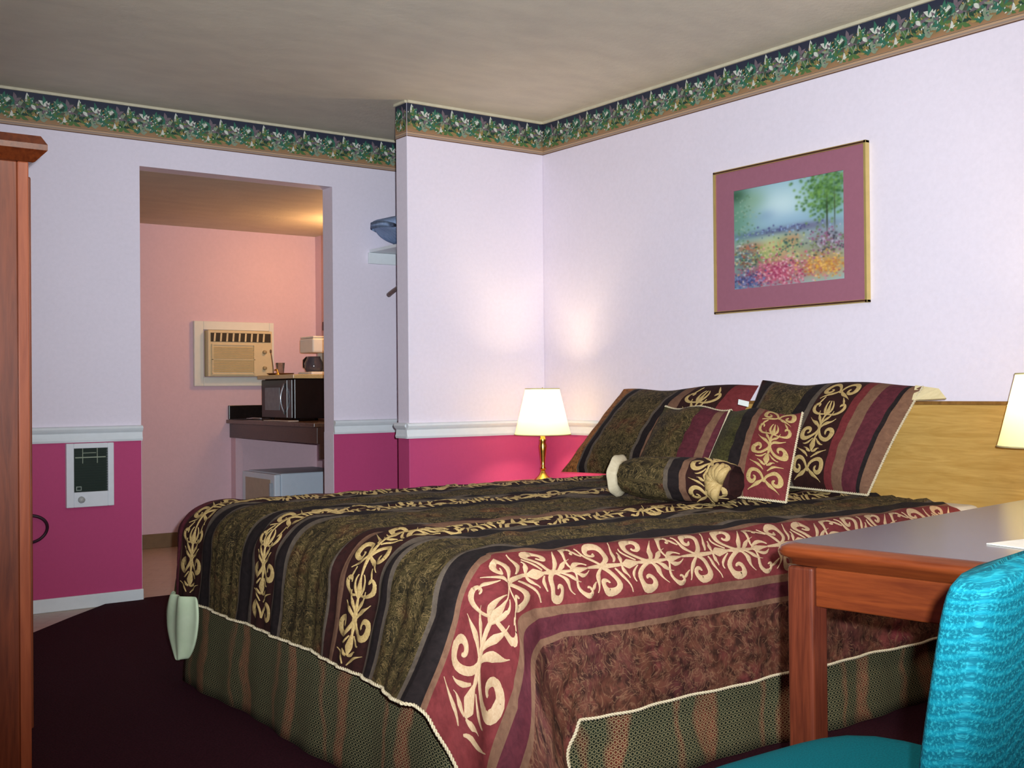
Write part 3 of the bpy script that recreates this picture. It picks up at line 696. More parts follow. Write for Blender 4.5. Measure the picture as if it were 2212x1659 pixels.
blob(.15, .60, .12, .05, (190, 92, 66), .8); blob(.52, .60, .10, .07, (130, 140, 90), .8); blob(.55, .56, .08, .04, (206, 150, 110), .7)
blob(.85, .62, .16, .12, (130, 110, 140), .7); blob(.1, .72, .12, .08, (60, 92, 110), .7); blob(.85, .85, .2, .12, (196, 140, 80), .85); blob(.1, .92, .16, .10, (66, 88, 130), .8)
blob(.4, .86, .24, .13, (170, 66, 100), .9)
dabs = [((.35, .70), (.22, .06), [(150, 176, 90), (200, 206, 130), (110, 140, 80), (226, 210, 150)], 160), ((.5, .9), (.28, .05), [(190, 90, 110), (150, 60, 80), (210, 140, 110)], 160), ((.4, .87), (.16, .08), [(214, 130, 150), (236, 190, 200), (150, 50, 90), (196, 80, 110)], 420), ((.12, .93), (.09, .05), [(70, 90, 150), (130, 140, 190), (60, 60, 100)], 140),
        ((.82, .86), (.10, .06), [(220, 170, 70), (190, 120, 60), (236, 190, 110)], 160), ((.86, .64), (.10, .07), [(150, 80, 120), (190, 180, 200), (60, 60, 70), (110, 120, 80)], 200),
        ((.12, .68), (.08, .08), [(200, 210, 200), (60, 90, 70), (150, 90, 70), (90, 110, 130)], 140), ((.5, .64), (.08, .06), [(50, 90, 90), (170, 190, 140), (210, 160, 120)], 110), ((.45, .45), (.2, .02), [(150, 180, 220), (80, 80, 130)], 60), ((.1, .3), (.06, .15), [(150, 180, 160), (100, 140, 110)], 80)]
for (cx, cy), (sx, sy), cols, n in dabs:
    for i in range(n):
        blob(cx + rs.randn() * sx, cy + rs.randn() * sy, .006 + rs.rand() * .007, .006 + rs.rand() * .006, cols[rs.randint(len(cols))], .8)
lin = np.where(img <= .04045, img / 12.92, ((img + .055) / 1.055) ** 2.4)
b = MB(); V = [(3.684 + .0, a1 - (a1 - a0) * x, c1 - (c1 - c0) * y) for y, x in zip(yy.ravel(), xx.ravel())]
b.add(V, [(r_ * NX + c_, (r_ + 1) * NX + c_, (r_ + 1) * NX + c_ + 1, r_ * NX + c_ + 1) for r_ in range(NZ - 1) for c_ in range(NX - 1)], 0, None, True)
t = NT('garden_painting'); at = t.n('ShaderNodeVertexColor'); at.layer_name = 'paint'; t.base(at.outputs[0]); t.set(Roughness=.45); t.b.inputs['Specular IOR Level'].default_value = .3
o = b.build('painting', t.m, pc); ca = o.data.color_attributes.new('paint', 'FLOAT_COLOR', 'POINT')
ca.data.foreach_set('color', np.concatenate([lin.reshape(-1, 3), np.ones((NX * NZ, 1))], 1).astype(np.float32).ravel())

# ------------------------------------------------------------------ bedside lamps on nightstands
M_BRASS = plain('polished_brass', srgb(222, 178, 84), .25, .04, metal=1)
t = NT('pleated_shade'); t.base(srgb(246, 240, 206)); t.set(Roughness=.8)
tr = t.n('ShaderNodeBsdfTranslucent'); tr.inputs[0].default_value = srgb(250, 240, 190); mx = t.n('ShaderNodeMixShader', Fac=.55)
t.l(t.b.outputs[0], mx.inputs[1]); t.l(tr.outputs[0], mx.inputs[2]); t.l(mx.outputs[0], t.out.inputs[0]); M_SHADE = t.m
t = NT('lit_bulb'); t.base((1, .9, .7, 1)); t.b.inputs['Emission Color'].default_value = (1, .78, .5, 1); t.b.inputs['Emission Strength'].default_value = 12; M_BULB = t.m
M_NS = wood('nightstand_oak', srgb(130, 84, 44), srgb(164, 112, 62), (1, 1, 6))
def lamp(x, y, z, label, power):
    r = thing('table_lamp', (x, y, z), label, 'lamp', 'bedside table lamps')
    MB().lathe([(.044, 0), (.046, .006), (.040, .014), (.022, .030), (.012, .048), (.010, .055)], (x, y, z), 28).build('base', M_BRASS, r)
    MB().lathe([(.010, .055), (.016, .062), (.010, .075), (.011, .10), (.017, .15), (.020, .175), (.014, .195), (.019, .203), (.012, .215), (.009, .26), (.009, .30)], (x, y, z), 24).build('stem', M_BRASS, r)
    b = MB(); prof = [(.138, .232), (.128, .27), (.116, .32), (.104, .37), (.092, .42), (.083, .458)]; n = 96; V = []
    for rr, zz in prof:
        for j in range(n):
            th = 2 * math.pi * j / n; q = rr + (.0012 if j % 2 else -.0012); V.append((x + q * math.cos(th), y + q * math.sin(th), z + zz))
    b.add(V, [(i * n + j, i * n + (j + 1) % n, (i + 1) * n + (j + 1) % n, (i + 1) * n + j) for i in range(len(prof) - 1) for j in range(n)], 0, None, True)
    sh = b.build('lamp_shade', M_SHADE, r); sh['label'] = 'cream pleated shade'
    for rr, zz in ((.139, .232), (.084, .458)):
        b = MB(); b.tube([(x + rr * math.cos(2 * math.pi * j / 48), y + rr * math.sin(2 * math.pi * j / 48), z + zz) for j in range(48)], .0028, 6, closed=True); b.build('shade_rim', plain('rim_tape', srgb(196, 186, 140), .7), sh)
    MB().lathe([(.0, .30), (.013, .302), (.014, .33), (.028, .36), (.030, .378), (.022, .398), (.0, .408)], (x, y, z), 20).build('bulb', M_BULB, r)
    b = MB()
    for k in range(3):
        a = 2 * math.pi * k / 3; b.tube([(x, y, z + .445), (x + .083 * math.cos(a), y + .083 * math.sin(a), z + .455)], .0015, 5)
    b.tube([(x, y, z + .40), (x, y, z + .465)], .002, 5); b.build('harp', M_BRASS, r)
    l_ = light('lamp_light', 'POINT', (x, y, z + .37), power, (1, .77, .45), .034)
    l_.name = 'lamp_light'
    # the bulb mesh encloses the light; let the light pass its glass
    return r
def nightstand(x0, x1, y0, y1, h, label):
    r = thing('nightstand', ((x0 + x1) / 2, (y0 + y1) / 2, 0), label, 'nightstand', 'nightstands')
    MB().box((x0 - .015, y0 - .015, h - .025), (x1, y1 + .015, h)).build('top', M_NS, r, bevel=.005)
    MB().box((x0, y0, .10), (x1, y1, h - .025)).build('body', M_NS, r, bevel=.003)
    MB().box((x0 - .016, y0 + .02, h - .19), (x0, y1 - .02, h - .045)).build('drawer', M_NS, r, bevel=.004)
    for k in ((y0 + y1) / 2,): MB().lathe([(0, 0), (.014, .004), (.012, .016), (.006, .02)], (x0 - .03, k, h - .12), 12).build('knob', M_BRASS, r)
    MB().box((x0 + .03, y0 + .02, .012), (x1 - .02, y1 - .02, .10)).build('plinth', M_NS, r)
nightstand(3.30, 3.64, 4.24, 4.68, .566, 'oak nightstand in the corner under the small brass lamp')
nightstand(3.22, 3.64, 1.70, 2.04, .60, 'oak nightstand between bed and desk, below the second lamp')
lamp(3.45, 4.50, .569, 'brass table lamp with cream shade, lit, in the room corner', 60)
lamp(3.42, 1.90, .60, 'lit lamp with cream shade in front of the oak headboard end, behind the desk', 34)

# ------------------------------------------------------------------ desk
M_MAHOG = wood('mahogany', srgb(72, 28, 12), srgb(106, 48, 20), (12, 1.2, 14), .28, 3.5, .6, .4)
M_MAHOGV = wood('mahogany_upright', srgb(66, 28, 17), srgb(92, 42, 25), (14, 14, .9), .28, 5, 1.5, .4)
t = NT('desk_laminate'); v = t.coord(scale=(.6, 5, 5)); t.base(t.ramp(t.noise(v, 12, 4, .6, .5), [(.3, srgb(50, 38, 34)), (.7, srgb(64, 50, 44))])); t.set(Roughness=.22); t.b.inputs['Specular IOR Level'].default_value = .6; M_LAM = t.m
dk = thing('desk', (1.598, 1.405, 0), 'mahogany desk with grey-brown laminate top beside the bed', 'desk', rz=math.radians(8))
DL, DW = 1.5, .72
b = Loc(); rc = .03; poly = []
for cx, cy, a0 in ((rc, -rc, 90), (rc, -DW + rc, 180), (DL - rc, -DW + rc, 270), (DL - rc, -rc, 0)):
    for i in range(6): a = math.radians(a0 + 90 * i / 5); poly.append((cx + rc * math.cos(a), cy + rc * math.sin(a)))
def inset(poly, d):
    cx, cy = DL / 2, -DW / 2
    return [(x + (d if x < cx else -d), y + (d if y < cy else -d)) for x, y in poly]
prof = [(.030, .698), (.014, .702), (.012, .712), (.003, .716), (.0, .724), (.003, .733), (.012, .7385), (.020, .740)]
V = []; n = len(poly)
for d, z in prof: V += [(x, y, z) for x, y in inset(poly, d)]
b.add(V, [(i * n + j, i * n + (j + 1) % n, (i + 1) * n + (j + 1) % n, (i + 1) * n + j) for i in range(len(prof) - 1) for j in range(n)] + [tuple(range(n - 1, -1, -1))], 0, None, True)
b.build('desktop_edge', M_MAHOG, dk)
b = Loc(); b.prism(inset(poly, .020), .730, .7402); b.build('desktop', M_LAM, dk)
lx = .045
for x, y in ((lx, -lx), (lx, -DW + lx), (DL - lx, -lx), (DL - lx, -DW + lx)):
    Loc().box((x - .026, y - .026, .012), (x + .026, y + .026, .698)).build('leg', M_MAHOGV, dk, bevel=.006, segs=3)
for lo, hi in (((lx - .018, -DW + .072, .628), (lx, -.072, .698)), ((DL - lx, -DW + .072, .628), (DL - lx + .018, -.072, .698)), ((.072, -lx, .628), (DL - .072, -lx + .018, .698)), ((.072, -DW + lx - .018, .628), (DL - .072, -DW + lx, .698))):
    Loc().box(lo, hi).build('apron', M_MAHOG, dk, bevel=.003)
pp = MB().box((1.85, 1.02, .7405), (2.10, 1.13, .7425)).build('paper_card', plain('white_card', srgb(236, 234, 224), .5), origin=(1.97, 1.07, .7405), bevel=.0005)
tag(pp, 'white folded card lying on the desk under the lamp light', 'card'); pp.rotation_euler = (0, 0, -.1)

# ------------------------------------------------------------------ chair
t = NT('teal_upholstery'); v = t.coord('UV'); sp = t.n('ShaderNodeSeparateXYZ'); t.l(v, sp.inputs[0])
arc = t.math('ADD', t.math('MULTIPLY', sp.outputs[1], 60.0), t.math('MULTIPLY', t.math('SINE', t.math('MULTIPLY', sp.outputs[0], 22.0)), 2.4))
ws = t.math('SINE', t.math('MULTIPLY', arc, 6.283)); weave = t.noise(v, 260, 2, .6)
c1_ = t.ramp(ws, [(.0, srgb(0, 72, 86)), (.5, srgb(0, 84, 100)), (1, srgb(4, 94, 108))])
t.base(t.mix(t.math('MULTIPLY', t.ramp(weave, [(.48, (0, 0, 0, 1)), (.66, (1, 1, 1, 1))]), .75), c1_, srgb(30, 122, 132))); t.set(Roughness=.8); t.b.inputs['Specular IOR Level'].default_value = .12
t.bump(t.math('ADD', t.math('MULTIPLY', ws, .15), t.math('MULTIPLY', weave, 2.0)), .3, .002); M_TEAL = t.m
t = NT('teal_seat_cloth'); v = t.coord('UV'); wv_ = t.noise(v, 380, 2, .6)
t.base(t.ramp(wv_, [(.3, srgb(0, 66, 76)), (.7, srgb(0, 88, 98))])); t.set(Roughness=.85); t.b.inputs['Specular IOR Level'].default_value = .08; t.bump(wv_, .3, .001); M_TEALS = t.m
M_CHF = plain('black_chair_frame', srgb(22, 20, 22), .4)
ch = thing('desk_chair', (1.31, .965, 0), 'teal upholstered chair standing at the end of the desk', 'chair', rz=0)
def superpad(b, cx, cy, cz, hx, hy, hz, p=5, n=36, m=14, tilt=0):
    V, U = [], []
    for i in range(m + 1):
        ph = -math.pi / 2 + math.pi * i / m; cz_ = math.copysign(abs(math.sin(ph)) ** .6, math.sin(ph)); cr_ = abs(math.cos(ph)) ** .35
        for j in range(n):
            th = 2 * math.pi * j / n; c, s_ = math.cos(th), math.sin(th); k = (abs(c) ** p + abs(s_) ** p) ** (-1 / p)
            V.append((cx + hx * c * k * cr_, cy + hy * s_ * k * cr_, cz + hz * cz_)); U.append((cx + hx * c * k * cr_ + .3 * i / m, cy + hy * s_ * k * cr_))
    b.add(V, [(i * n + j, i * n + (j + 1) % n, (i + 1) * n + (j + 1) % n, (i + 1) * n + j) for i in range(m) for j in range(n)] + [tuple(range(n - 1, -1, -1)), tuple(m * n + j for j in range(n))], 0, U, True)
b = Loc(); superpad(b, .0, -.005, .448, .235, .225, .034, 4.2); b.build('seat', M_TEALS, ch)
# back rest: padded panel leaning back
b = Loc(); V, U = [], []; nb, mb = 48, 30
for i in range(mb + 1):
    q = i / mb; z = .50 + .338 * q; 
    w = .232 * (1 - .055 * q ** 3) 
    for j in range(nb):
        th = 2 * math.pi * j / nb; c, s_ = math.cos(th), math.sin(th); k = (abs(c) ** 7 + abs(s_) ** 7) ** (-1 / 7)
        e = (1 - abs(2 * q - 1) ** 14) ** .45 if 0 < q < 1 else .0
        ww = w - .03 + .03 * e if q > .5 else w - .02 + .02 * e
        dpt = .032 * max(.12, e)
        zz = z - .018 * abs(c * k) ** 4 * max(0, (q - .8) / .2)
        V.append((ww * c * k, -.225 - .05 * q + dpt * s_ * k, zz)); U.append((ww * c * k + dpt * s_ * k, z))
b.add(V, [(i * nb + j, i * nb + (j + 1) % nb, (i + 1) * nb + (j + 1) % nb, (i + 1) * nb + j) for i in range(mb) for j in range(nb)] + [tuple(range(nb - 1, -1, -1)), tuple(mb * nb + j for j in range(nb))], 0, U, True)
b.build('backrest', M_TEAL, ch)
for sx in (-1, 1):
    b = Loc(); b.tube([(sx * .20, .20, .42), (sx * .215, .215, .012)], [.016, .012], 10); b.build('leg', M_CHF, ch)
    b = Loc(); b.tube([(sx * .20, -.195, .42), (sx * .215, -.245, .012)], [.016, .012], 10); b.build('leg', M_CHF, ch)
    b = Loc(); b.tube([(sx * .19, -.19, .41), (sx * .19, -.215, .47), (sx * .19, -.23, .56)], .013, 10); b.build('back_post', M_CHF, ch)
Loc().box((-.20, -.2, .395), (.20, .2, .415)).build('seat_frame', M_CHF, ch, bevel=.005)

# ------------------------------------------------------------------ armoire
M_ARM = wood('cherry_panel', srgb(84, 36, 18), srgb(124, 60, 32), (9, 9, .7), .38, 4, 1.2, .25)
M_ARME = wood('cherry_edge', srgb(134, 64, 36), srgb(160, 84, 50), (9, 9, .7), .36, 4, 1.2, .25)
am = thing('armoire', (.40, 3.7, 0), 'tall cherry wood armoire with a projecting crown, standing across from the bed', 'armoire')
MB().box((.03, 3.20, .0125), (.716, 4.20, 1.635)).build('body', M_ARM, am, bevel=.003)
MB().box((.716, 3.197, .0125), (.744, 4.203, 1.635)).build('face_frame', M_ARME, am, bevel=.003)
b = MB(); pf = [(0, 1.635), (.004, 1.637), (.030, 1.665), (.030, 1.680), (.016, 1.704), (0, 1.704)]
for k, (o_, z) in enumerate(pf): pass
V = []
for o_, z in pf: V += [(.03 - o_, 3.2 - o_, z), (.756 + o_, 3.2 - o_, z), (.756 + o_, 4.2 + o_, z), (.03 - o_, 4.2 + o_, z)]
b.add(V, [(i * 4 + j, i * 4 + (j + 1) % 4, (i + 1) * 4 + (j + 1) % 4, (i + 1) * 4 + j) for i in range(len(pf) - 1) for j in range(4)] + [(3, 2, 1, 0), tuple((len(pf) - 1) * 4 + j for j in range(4))])
b.build('crown', M_MAHOG, am)
for ya, yb, kn in ((3.22, 3.695, 3.66), (3.705, 4.18, 3.74)):
    d = MB().box((.745, ya, .13), (.755, yb, 1.60)).build('door', M_ARM, am, bevel=.004)
    MB().lathe([(.0, -.014), (.012, -.01), (.014, 0), (.012, .01), (.0, .014)], (.769, kn, .9), 12).build('knob', M_BRASS, d)

# ------------------------------------------------------------------ power cable loop hanging by the raspberry wall
b = MB(); pts = []
for i in range(33):
    a = -1.9 + 4.6 * i / 32; pts.append((1.30 + .075 * math.cos(a), 5.596 - .01 * math.sin(a * 2), .397 + .062 * math.sin(a)))
pts = [(1.24, 5.60, .34)] + pts + [(1.20, 5.60, .42)]
b.tube(pts, .0075, 8)
cb = b.build('power_cable', plain('purple_black_rubber', srgb(52, 18, 36), .5), origin=(1.3, 5.6, .4)); tag(cb, 'dark looped cable hanging on the raspberry wall beside the armoire', 'cable')

# ------------------------------------------------------------------ wall heater
M_WHITE = plain('white_enamel', srgb(226, 230, 236), .35, .02)
M_GRILL = plain('dark_green_grille', srgb(28, 44, 36), .4)
ht = thing('wall_heater', (1.572, 5.6, .483), 'white wall heater with dark grille set in the raspberry wall', 'heater')
hx0, hx1, hz0, hz1 = 1.462, 1.683, .483, .786; g0, g1, k0_, k1_ = 1.497, 1.655, .555, .762
b = MB(); ya, yb = 5.592, 5.618
for lo, hi in (((hx0, ya, hz0), (g0, yb, hz1)), ((g1, ya, hz0), (hx1, yb, hz1)), ((g0, ya, hz0), (g1, yb, k0_)), ((g0, ya, k1_), (g1, yb, hz1))): b.box(lo, hi)
b.build('faceplate', M_WHITE, ht, bevel=.003)
MB().box((g0, 5.612, k0_), (g1, 5.6175, k1_)).build('grille_back', M_GRILL, ht)
b = MB()
for i in range(17): z = k0_ + .006 + i * (k1_ - k0_ - .012) / 16; b.box((g0, 5.602, z - .002), (g1, 5.606, z + .002))
b.build('grille', M_GRILL, ht)
b = MB()
for x in (1.538, 1.606): b.box((x - .0015, 5.598, .69), (x + .0015, 5.602, k1_))
b.box((g0 + .006, 5.597, .716), (g1 - .01, 5.601, .721)); b.box((1.54, 5.597, .738), (1.60, 5.600, .741)); b.build('heating_wire', plain('pale_wire', srgb(150, 160, 140), .4), ht)
b = MB(); b.box((1.507, 5.598, .562), (1.532, 5.602, .582)); b.build('rating_plate', plain('plate_grey', srgb(140, 150, 140), .5), ht); MB().box((1.511, 5.5965, .566), (1.528, 5.599, .578)).build('rating_plate_inset', M_GRILL, ht)
b = MB(); b.tube([(1.529, 5.592, .519), (1.529, 5.577, .519)], [.016, .014], 24); b.build('thermostat_knob', plain('knob_grey', srgb(176, 178, 176), .4), ht)

# ------------------------------------------------------------------ alcove shelf, blanket, hanger
shf = thing('closet_shelf', (3.4, 5.5, 1.73), 'white closet shelf on its cleat in the alcove behind the partition', 'shelf')
MB().box((3.10, 5.27, 1.795), (3.695, 5.617, 1.812)).build('board', M_TRIM, shf, bevel=.002)
MB().box((3.09, 5.600, 1.733), (3.695, 5.617, 1.794)).build('cleat', M_TRIM, shf, bevel=.002)
MB().box((3.679, 5.27, 1.733), (3.6965, 5.5995, 1.794)).build('end_cleat', M_TRIM, shf, bevel=.002)
M_ROD = plain('dull_steel', srgb(150, 150, 150), .35, metal=.9)
rd = thing('closet_rod', (3.4, 5.35, 1.69), 'steel clothes rod under the alcove shelf', 'rod')
b = MB(); b.tube([(3.17, 5.36, 1.70), (3.69, 5.36, 1.70)], .012, 12); b.build('rod', M_ROD, rd)
b = MB(); b.tube([(3.30, 5.36, 1.70), (3.30, 5.36, 1.794)], .006, 8); b.build('bracket', M_ROD, rd)
# folded blue blanket
b = MB()
superpad(b, 3.33, 5.45, 1.872, .285, .155, .062, 3.0, 44, 16)
b.v = [(x, y, z + max(0, 3.27 - x) * .42 * (1 if z < 1.872 else .35) + .006 * math.sin(x * 40 + y * 12) + (.0 if z < 1.872 else .05 * max(0, min(1, (x - 3.1) / .2)))) for x, y, z in b.v]
mz = min(z for _, _, z in b.v); b.v = [(x, y, z - mz + 1.8125) for x, y, z in b.v]
bl = b.build('folded_blanket', fabric_plain('blue_blanket_cloth', srgb(130, 152, 190), srgb(160, 180, 212), k=.95), origin=(3.3, 5.43, 1.8125)); tag(bl, 'folded slate blue blanket lying on the alcove shelf', 'blanket')
M_HANG = wood('dark_hanger_wood', srgb(70, 42, 30), srgb(104, 66, 46))
hg = thing('coat_hanger', (3.20, 5.36, 1.60), 'brown wooden hanger end showing past the partition edge', 'hanger')
hxx = 3.20
b = MB(); b.tube([(hxx, 5.36 + .22 * (2 * i / 20 - 1), 1.615 - .055 * abs(2 * i / 20 - 1) ** 1.5 - .0) for i in range(21)], [.009 + .005 * abs(2 * i / 20 - 1) for i in range(21)], 8); b.build('shoulder_bar', M_HANG, hg)
b = MB(); b.tube([(hxx, 5.36, 1.615), (hxx, 5.36, 1.655)] + [(hxx, 5.36 + .019 * math.sin(a), 1.6945 - .019 * math.cos(a) ) for a in [i * .35 for i in range(2, 13)]], .0025, 6); b.build('hook', M_ROD, hg)

# ------------------------------------------------------------------ back room: air conditioner
M_ACB = plain('ac_beige', srgb(214, 196, 156), .5, .03)
M_ACD = plain('ac_dark', srgb(52, 44, 32), .5)
M_ACF = plain('ac_white_frame', srgb(222, 222, 212), .5, .02)
ac = thing('air_conditioner', (3.08, 7.48, 1.07), 'beige through-wall air conditioner in a white frame above the counter', 'air conditioner')
fx0, fx1, fz0, fz1 = 2.785, 3.36, 1.068, 1.508; ix0, ix1, iz0, iz1 = 2.85, 3.325, 1.128, 1.450
b = MB()
for lo, hi in (((fx0, 7.47, fz0), (ix0, 7.4995, fz1)), ((ix1, 7.47, fz0), (fx1, 7.4995, fz1)), ((ix0, 7.47, fz0), (ix1, 7.4995, iz0)), ((ix0, 7.47, iz1), (ix1, 7.4995, fz1))): b.box(lo, hi)
b.build('frame', M_ACF, ac, bevel=.004)
MB().box((ix0 + .012, 7.42, iz0 + .004), (ix1, 7.4995, iz1 - .004)).build('housing', M_ACB, ac, bevel=.006)
MB().box((ix0 + .030, 7.416, 1.368), (ix1 - .014, 7.421, 1.428)).build('outlet_recess', M_ACD, ac)
b = MB()
for i in range(9): x = ix0 + .055 + i * .044; b.add([(x - .008, 7.410, 1.37), (x + .004, 7.410, 1.37), (x + .010, 7.414, 1.426), (x - .002, 7.414, 1.426), (x - .008, 7.4158, 1.37), (x + .004, 7.4158, 1.37), (x + .010, 7.4158, 1.426), (x - .002, 7.4158, 1.426)], [(0, 1, 2, 3), (4, 7, 6, 5), (0, 3, 7, 4), (1, 5, 6, 2), (0, 4, 5, 1), (3, 2, 6, 7)])
b.build('louvre', M_ACB, ac)
b = MB()
for i in range(15): z = 1.165 + i * .0115; b.box((ix0 + .045, 7.412, z), (ix0 + .335, 7.4195, z + .006))
b.build('intake_grille', plain('ac_ochre', srgb(196, 168, 112), .5), ac)
b = MB()
for lo, hi in (((ix0 + .035, 7.410, 1.150), (ix0 + .045, 7.4195, 1.345)), ((ix0 + .335, 7.410, 1.150), (ix0 + .345, 7.4195, 1.345)), ((ix0 + .035, 7.410, 1.345), (ix0 + .345, 7.4195, 1.352)), ((ix0 + .035, 7.410, 1.145), (ix0 + .345, 7.4195, 1.151)), ((ix0 + .035, 7.410, 1.245), (ix0 + .345, 7.4195, 1.249))): b.box(lo, hi)
b.build('intake_frame', M_ACB, ac)
for z in (1.30, 1.19): b = MB(); b.tube([(ix1 - .06, 7.419, z), (ix1 - .06, 7.402, z)], [.014, .012], 16); b.build('control_knob', plain('ac_knob', srgb(170, 150, 112), .5), ac)

# ------------------------------------------------------------------ back room: vanity counter along the right wall
M_GRAN = plain('black_counter', srgb(26, 22, 22), .25, .3, 60)
M_APR = wood('dark_apron', srgb(42, 28, 24), srgb(66, 48, 38), (6, 1, 6), .35)
ct = thing('vanity_counter', (3.35, 6.8, 0), 'dark brown counter with black backsplash in the back room', 'counter')
CX = 3.03
MB().box((CX - .015, 6.15, .812), (3.6965, 7.4995, .838)).build('countertop', wood('brown_counter', srgb(52, 36, 30), srgb(96, 74, 58), (4, 4, 4), .25), ct, bevel=.004)
MB().box((CX, 7.478, .839), (3.6965, 7.4995, .935)).build('backsplash', M_GRAN, ct, bevel=.003)
MB().box((CX + .01, 6.16, .714), (CX + .03, 7.498, .811)).build('apron', M_APR, ct, bevel=.002)
MB().box((CX + .02, 7.42, .012), (3.10, 7.4985, .713)).build('side_panel', M_BACK, ct)
MB().box((CX + .03, 6.16, .62), (3.69, 6.18, .811)).build('side_panel', M_APR, ct)
# mini fridge under it and the beige panel
fr = thing('mini_fridge', (3.4, 6.9, 0), 'white mini fridge standing under the dark counter', 'fridge')
MB().box((3.10, 6.80, .012), (3.58, 7.32, .50)).build('cabinet', plain('fridge_white', srgb(196, 212, 226), .4, .02), fr, bevel=.008, segs=3)
MB().box((3.055, 6.80, .03), (3.098, 7.32, .495)).build('door', plain('fridge_door', srgb(206, 222, 234), .35, .02), fr, bevel=.008, segs=3)
MB().box((3.052, 6.86, .06), (3.0555, 7.26, .46)).build('door_panel', plain('fridge_beige', srgb(176, 164, 144), .5), fr, bevel=.001)
MB().box((3.035, 6.825, .25), (3.0545, 6.845, .44)).build('handle', plain('fridge_handle', srgb(150, 160, 170), .35), fr, bevel=.003)

# microwave
mw = thing('microwave', (3.3, 6.95, .84), 'black microwave oven standing on the dark counter', 'microwave')
M_MWB = plain('microwave_black', srgb(14, 13, 16), .25, .2)
wx0, wx1, wy0, wy1, wz0, wz1 = 3.15, 3.55, 6.70, 7.16, .850, 1.108
MB().box((wx0, wy0, wz0), (wx1, wy1, wz1)).build('body', M_MWB, mw, bevel=.006)
MB().box((wx0 - .022, wy0 + .07, wz0 + .004), (wx0 - .001, wy1, wz1 - .004)).build('door', M_MWB, mw, bevel=.006)
MB().box((wx0 - .0245, wy0 + .17, wz0 + .055), (wx0 - .0225, wy1 - .06, wz1 - .055)).build('window', plain('microwave_glass_glare', srgb(104, 116, 122), .12, .1), mw, bevel=.001)  # bright reflection of the window is put into the lightened glass colour
MB().box((wx0 - .020, wy0, wz0 + .004), (wx0 - .001, wy0 + .068, wz1 - .004)).build('control_panel', plain('panel_black', srgb(20, 20, 26), .2), mw, bevel=.005)
b = MB(); b.tube([(wx0 - .022 - .028 * math.sin(math.pi * i / 12), wy0 + .10, wz0 + .03 + (wz1 - wz0 - .06) * i / 12) for i in range(13)], .006, 8); b.build('handle', plain('handle_chrome', srgb(180, 190, 200), .2, metal=.8), mw)
for x, y in ((wx0 + .04, wy0 + .04), (wx0 + .04, wy1 - .04), (wx1 - .04, wy0 + .04), (wx1 - .04, wy1 - .04)): MB().lathe([(.012, 0), (.012, .012)], (x, y, .8385), 10).build('foot', M_MWB, mw)

tb = MB().box((3.115, 6.64, 1.1085), (3.60, 7.20, 1.135)).build('wooden_board', wood('pale_board', srgb(186, 160, 108), srgb(214, 190, 136), (2, 5, 5)), origin=(3.35, 6.92, 1.1085), bevel=.004)
tag(tb, 'pale wooden board lying on top of the microwave', 'board')
ty = MB().lathe([(.0, .002), (.075, .002), (.088, .010), (.092, .013), (.086, .0135), (.07, .006), (.0, .006)], (3.22, 7.06, 1.1355), 36, sx=1, sy=1).build('oval_tray', plain('brown_tray', srgb(112, 68, 34), .4), origin=(3.22, 7.06, 1.1355))
tag(ty, 'round brown tray on the pale board beside the air conditioner', 'tray')
# small glass with a stirrer
t = NT('thin_glass'); t.base((1, 1, 1, 1)); t.set(Roughness=.02); t.b.inputs['Transmission Weight'].default_value = .95; t.b.inputs['IOR'].default_value = 1.2; M_GLASS = t.m
gl = MB().lathe([(.022, 0), (.030, .075), (.0285, .075), (.021, .004), (.0, .004)], (3.215, 7.05, 1.1425), 28).build('drinking_glass', M_GLASS, origin=(3.215, 7.05, 1.1425)); tag(gl, 'small clear glass standing on the brown tray', 'glass')
b = MB(); b.tube([(3.180, 7.085, 1.148), (3.181, 7.09, 1.19), (3.176, 7.10, 1.26), (3.172, 7.105, 1.29)], [.003, .0035, .0035, .003], 8); b.lathe([(0, 0), (.006, .004), (.007, .02), (.0, .028)], (3.172, 7.105, 1.282), 8)
st = b.build('stirring_spoon', plain('spoon_brown', srgb(110, 84, 66), .4), origin=(3.22, 7.05, 1.147)); tag(st, 'thin dark stirrer standing beside the clear glass', 'spoon')
fc = thing('brass_bell', (3.16, 6.99, 1.135), 'tiny brass tap-shaped ornament beside the clear glass', 'ornament')
b = MB(); b.lathe([(.014, 0), (.014, .006), (.006, .010), (.006, .022)], (3.16, 6.97, 1.1355), 14); b.tube([(3.16, 6.97, 1.155), (3.158, 6.985, 1.172), (3.153, 7.0, 1.168)], .006, 8); b.build('body', M_BRASS, fc)
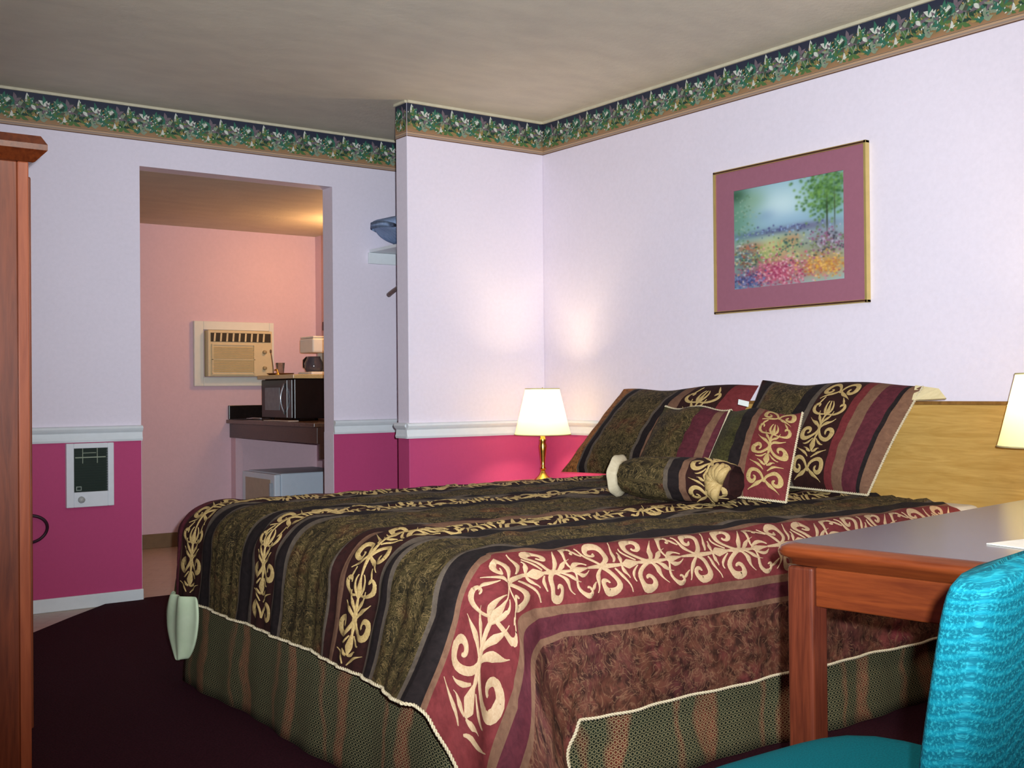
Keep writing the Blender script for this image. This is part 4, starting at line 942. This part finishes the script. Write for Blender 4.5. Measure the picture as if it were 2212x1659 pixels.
# coffee maker
cm = thing('coffee_maker', (3.42, 6.93, 1.135), 'white drip coffee maker with black-handled carafe on the pale board', 'coffee maker')
M_CM = plain('coffee_white', srgb(232, 226, 212), .35, .02)
MB().box((3.32, 6.80, 1.1355), (3.52, 7.00, 1.155)).build('hot_plate', M_CM, cm, bevel=.006)
MB().box((3.455, 6.81, 1.155), (3.52, 6.99, 1.30)).build('water_tank', M_CM, cm, bevel=.006)
MB().box((3.33, 6.80, 1.28), (3.52, 7.00, 1.375)).build('filter_housing', M_CM, cm, bevel=.012, segs=3)
MB().box((3.335, 6.805, 1.376), (3.515, 6.995, 1.388)).build('lid', M_CM, cm, bevel=.004)
ca_ = MB().lathe([(.0, .0), (.052, .0), (.060, .02), (.060, .06), (.045, .09), (.044, .10)], (3.385, 6.90, 1.1565), 28).build('carafe', plain('carafe_glass', srgb(70, 70, 80), .08, spec=.8), cm)
b = MB(); b.tube([(3.385, 6.962, 1.245), (3.375, 6.985, 1.25), (3.37, 7.012, 1.235), (3.37, 7.012, 1.19), (3.378, 6.975, 1.175)], .010, 8); b.build('carafe_handle', M_MWB, ca_)
# small things on the counter beside the microwave
b = MB(); b.tube([(3.10, 7.34, .845), (3.13, 7.30, .847), (3.16, 7.23, .845)], .0055, 8); o = b.build('metal_tongs', plain('bright_steel', srgb(200, 206, 212), .2, metal=.9), origin=(3.12, 7.3, .84)); tag(o, 'bright steel handle lying on the dark counter before the microwave', 'utensil')
b = MB(); b.box((3.07, 6.62, .8385), (3.14, 7.0, .842)); o = b.build('paper_napkin', plain('napkin_white', srgb(226, 210, 196), .7), origin=(3.1, 6.8, .8385)); tag(o, 'pale napkin spread on the counter edge below the microwave', 'napkin')
# warm fixture on the right wall over the sink
vf = thing('vanity_light', (3.66, 6.55, 1.86), 'warm wall light over the back-room counter hidden behind the jamb', 'lamp')
MB().box((3.675, 6.35, 1.84), (3.6965, 6.75, 1.90)).build('mounting_bar', M_BRASS, vf, bevel=.003)
t = NT('warm_globe'); t.base((1, .8, .5, 1)); t.b.inputs['Emission Color'].default_value = (1, .62, .28, 1); t.b.inputs['Emission Strength'].default_value = 8; M_GLOBE = t.m
for y in (6.42, 6.68): MB().lathe([(0, -.045), (.03, -.033), (.045, 0), (.03, .033), (0, .045)], (3.62, y, 1.89), 20).build('globe', M_GLOBE, vf)
light('vanity_glow', 'POINT', (3.50, 6.62, 1.90), 11, (1, .58, .24), .06)
sw = MB().box((3.690, 7.36, 1.46), (3.6965, 7.385, 1.52)).build('wall_hook', plain('hook_dark', srgb(70, 40, 34), .4), origin=(3.69, 7.37, 1.46), bevel=.002); tag(sw, 'small dark hook on the back-room side wall above the coffee maker', 'hook')
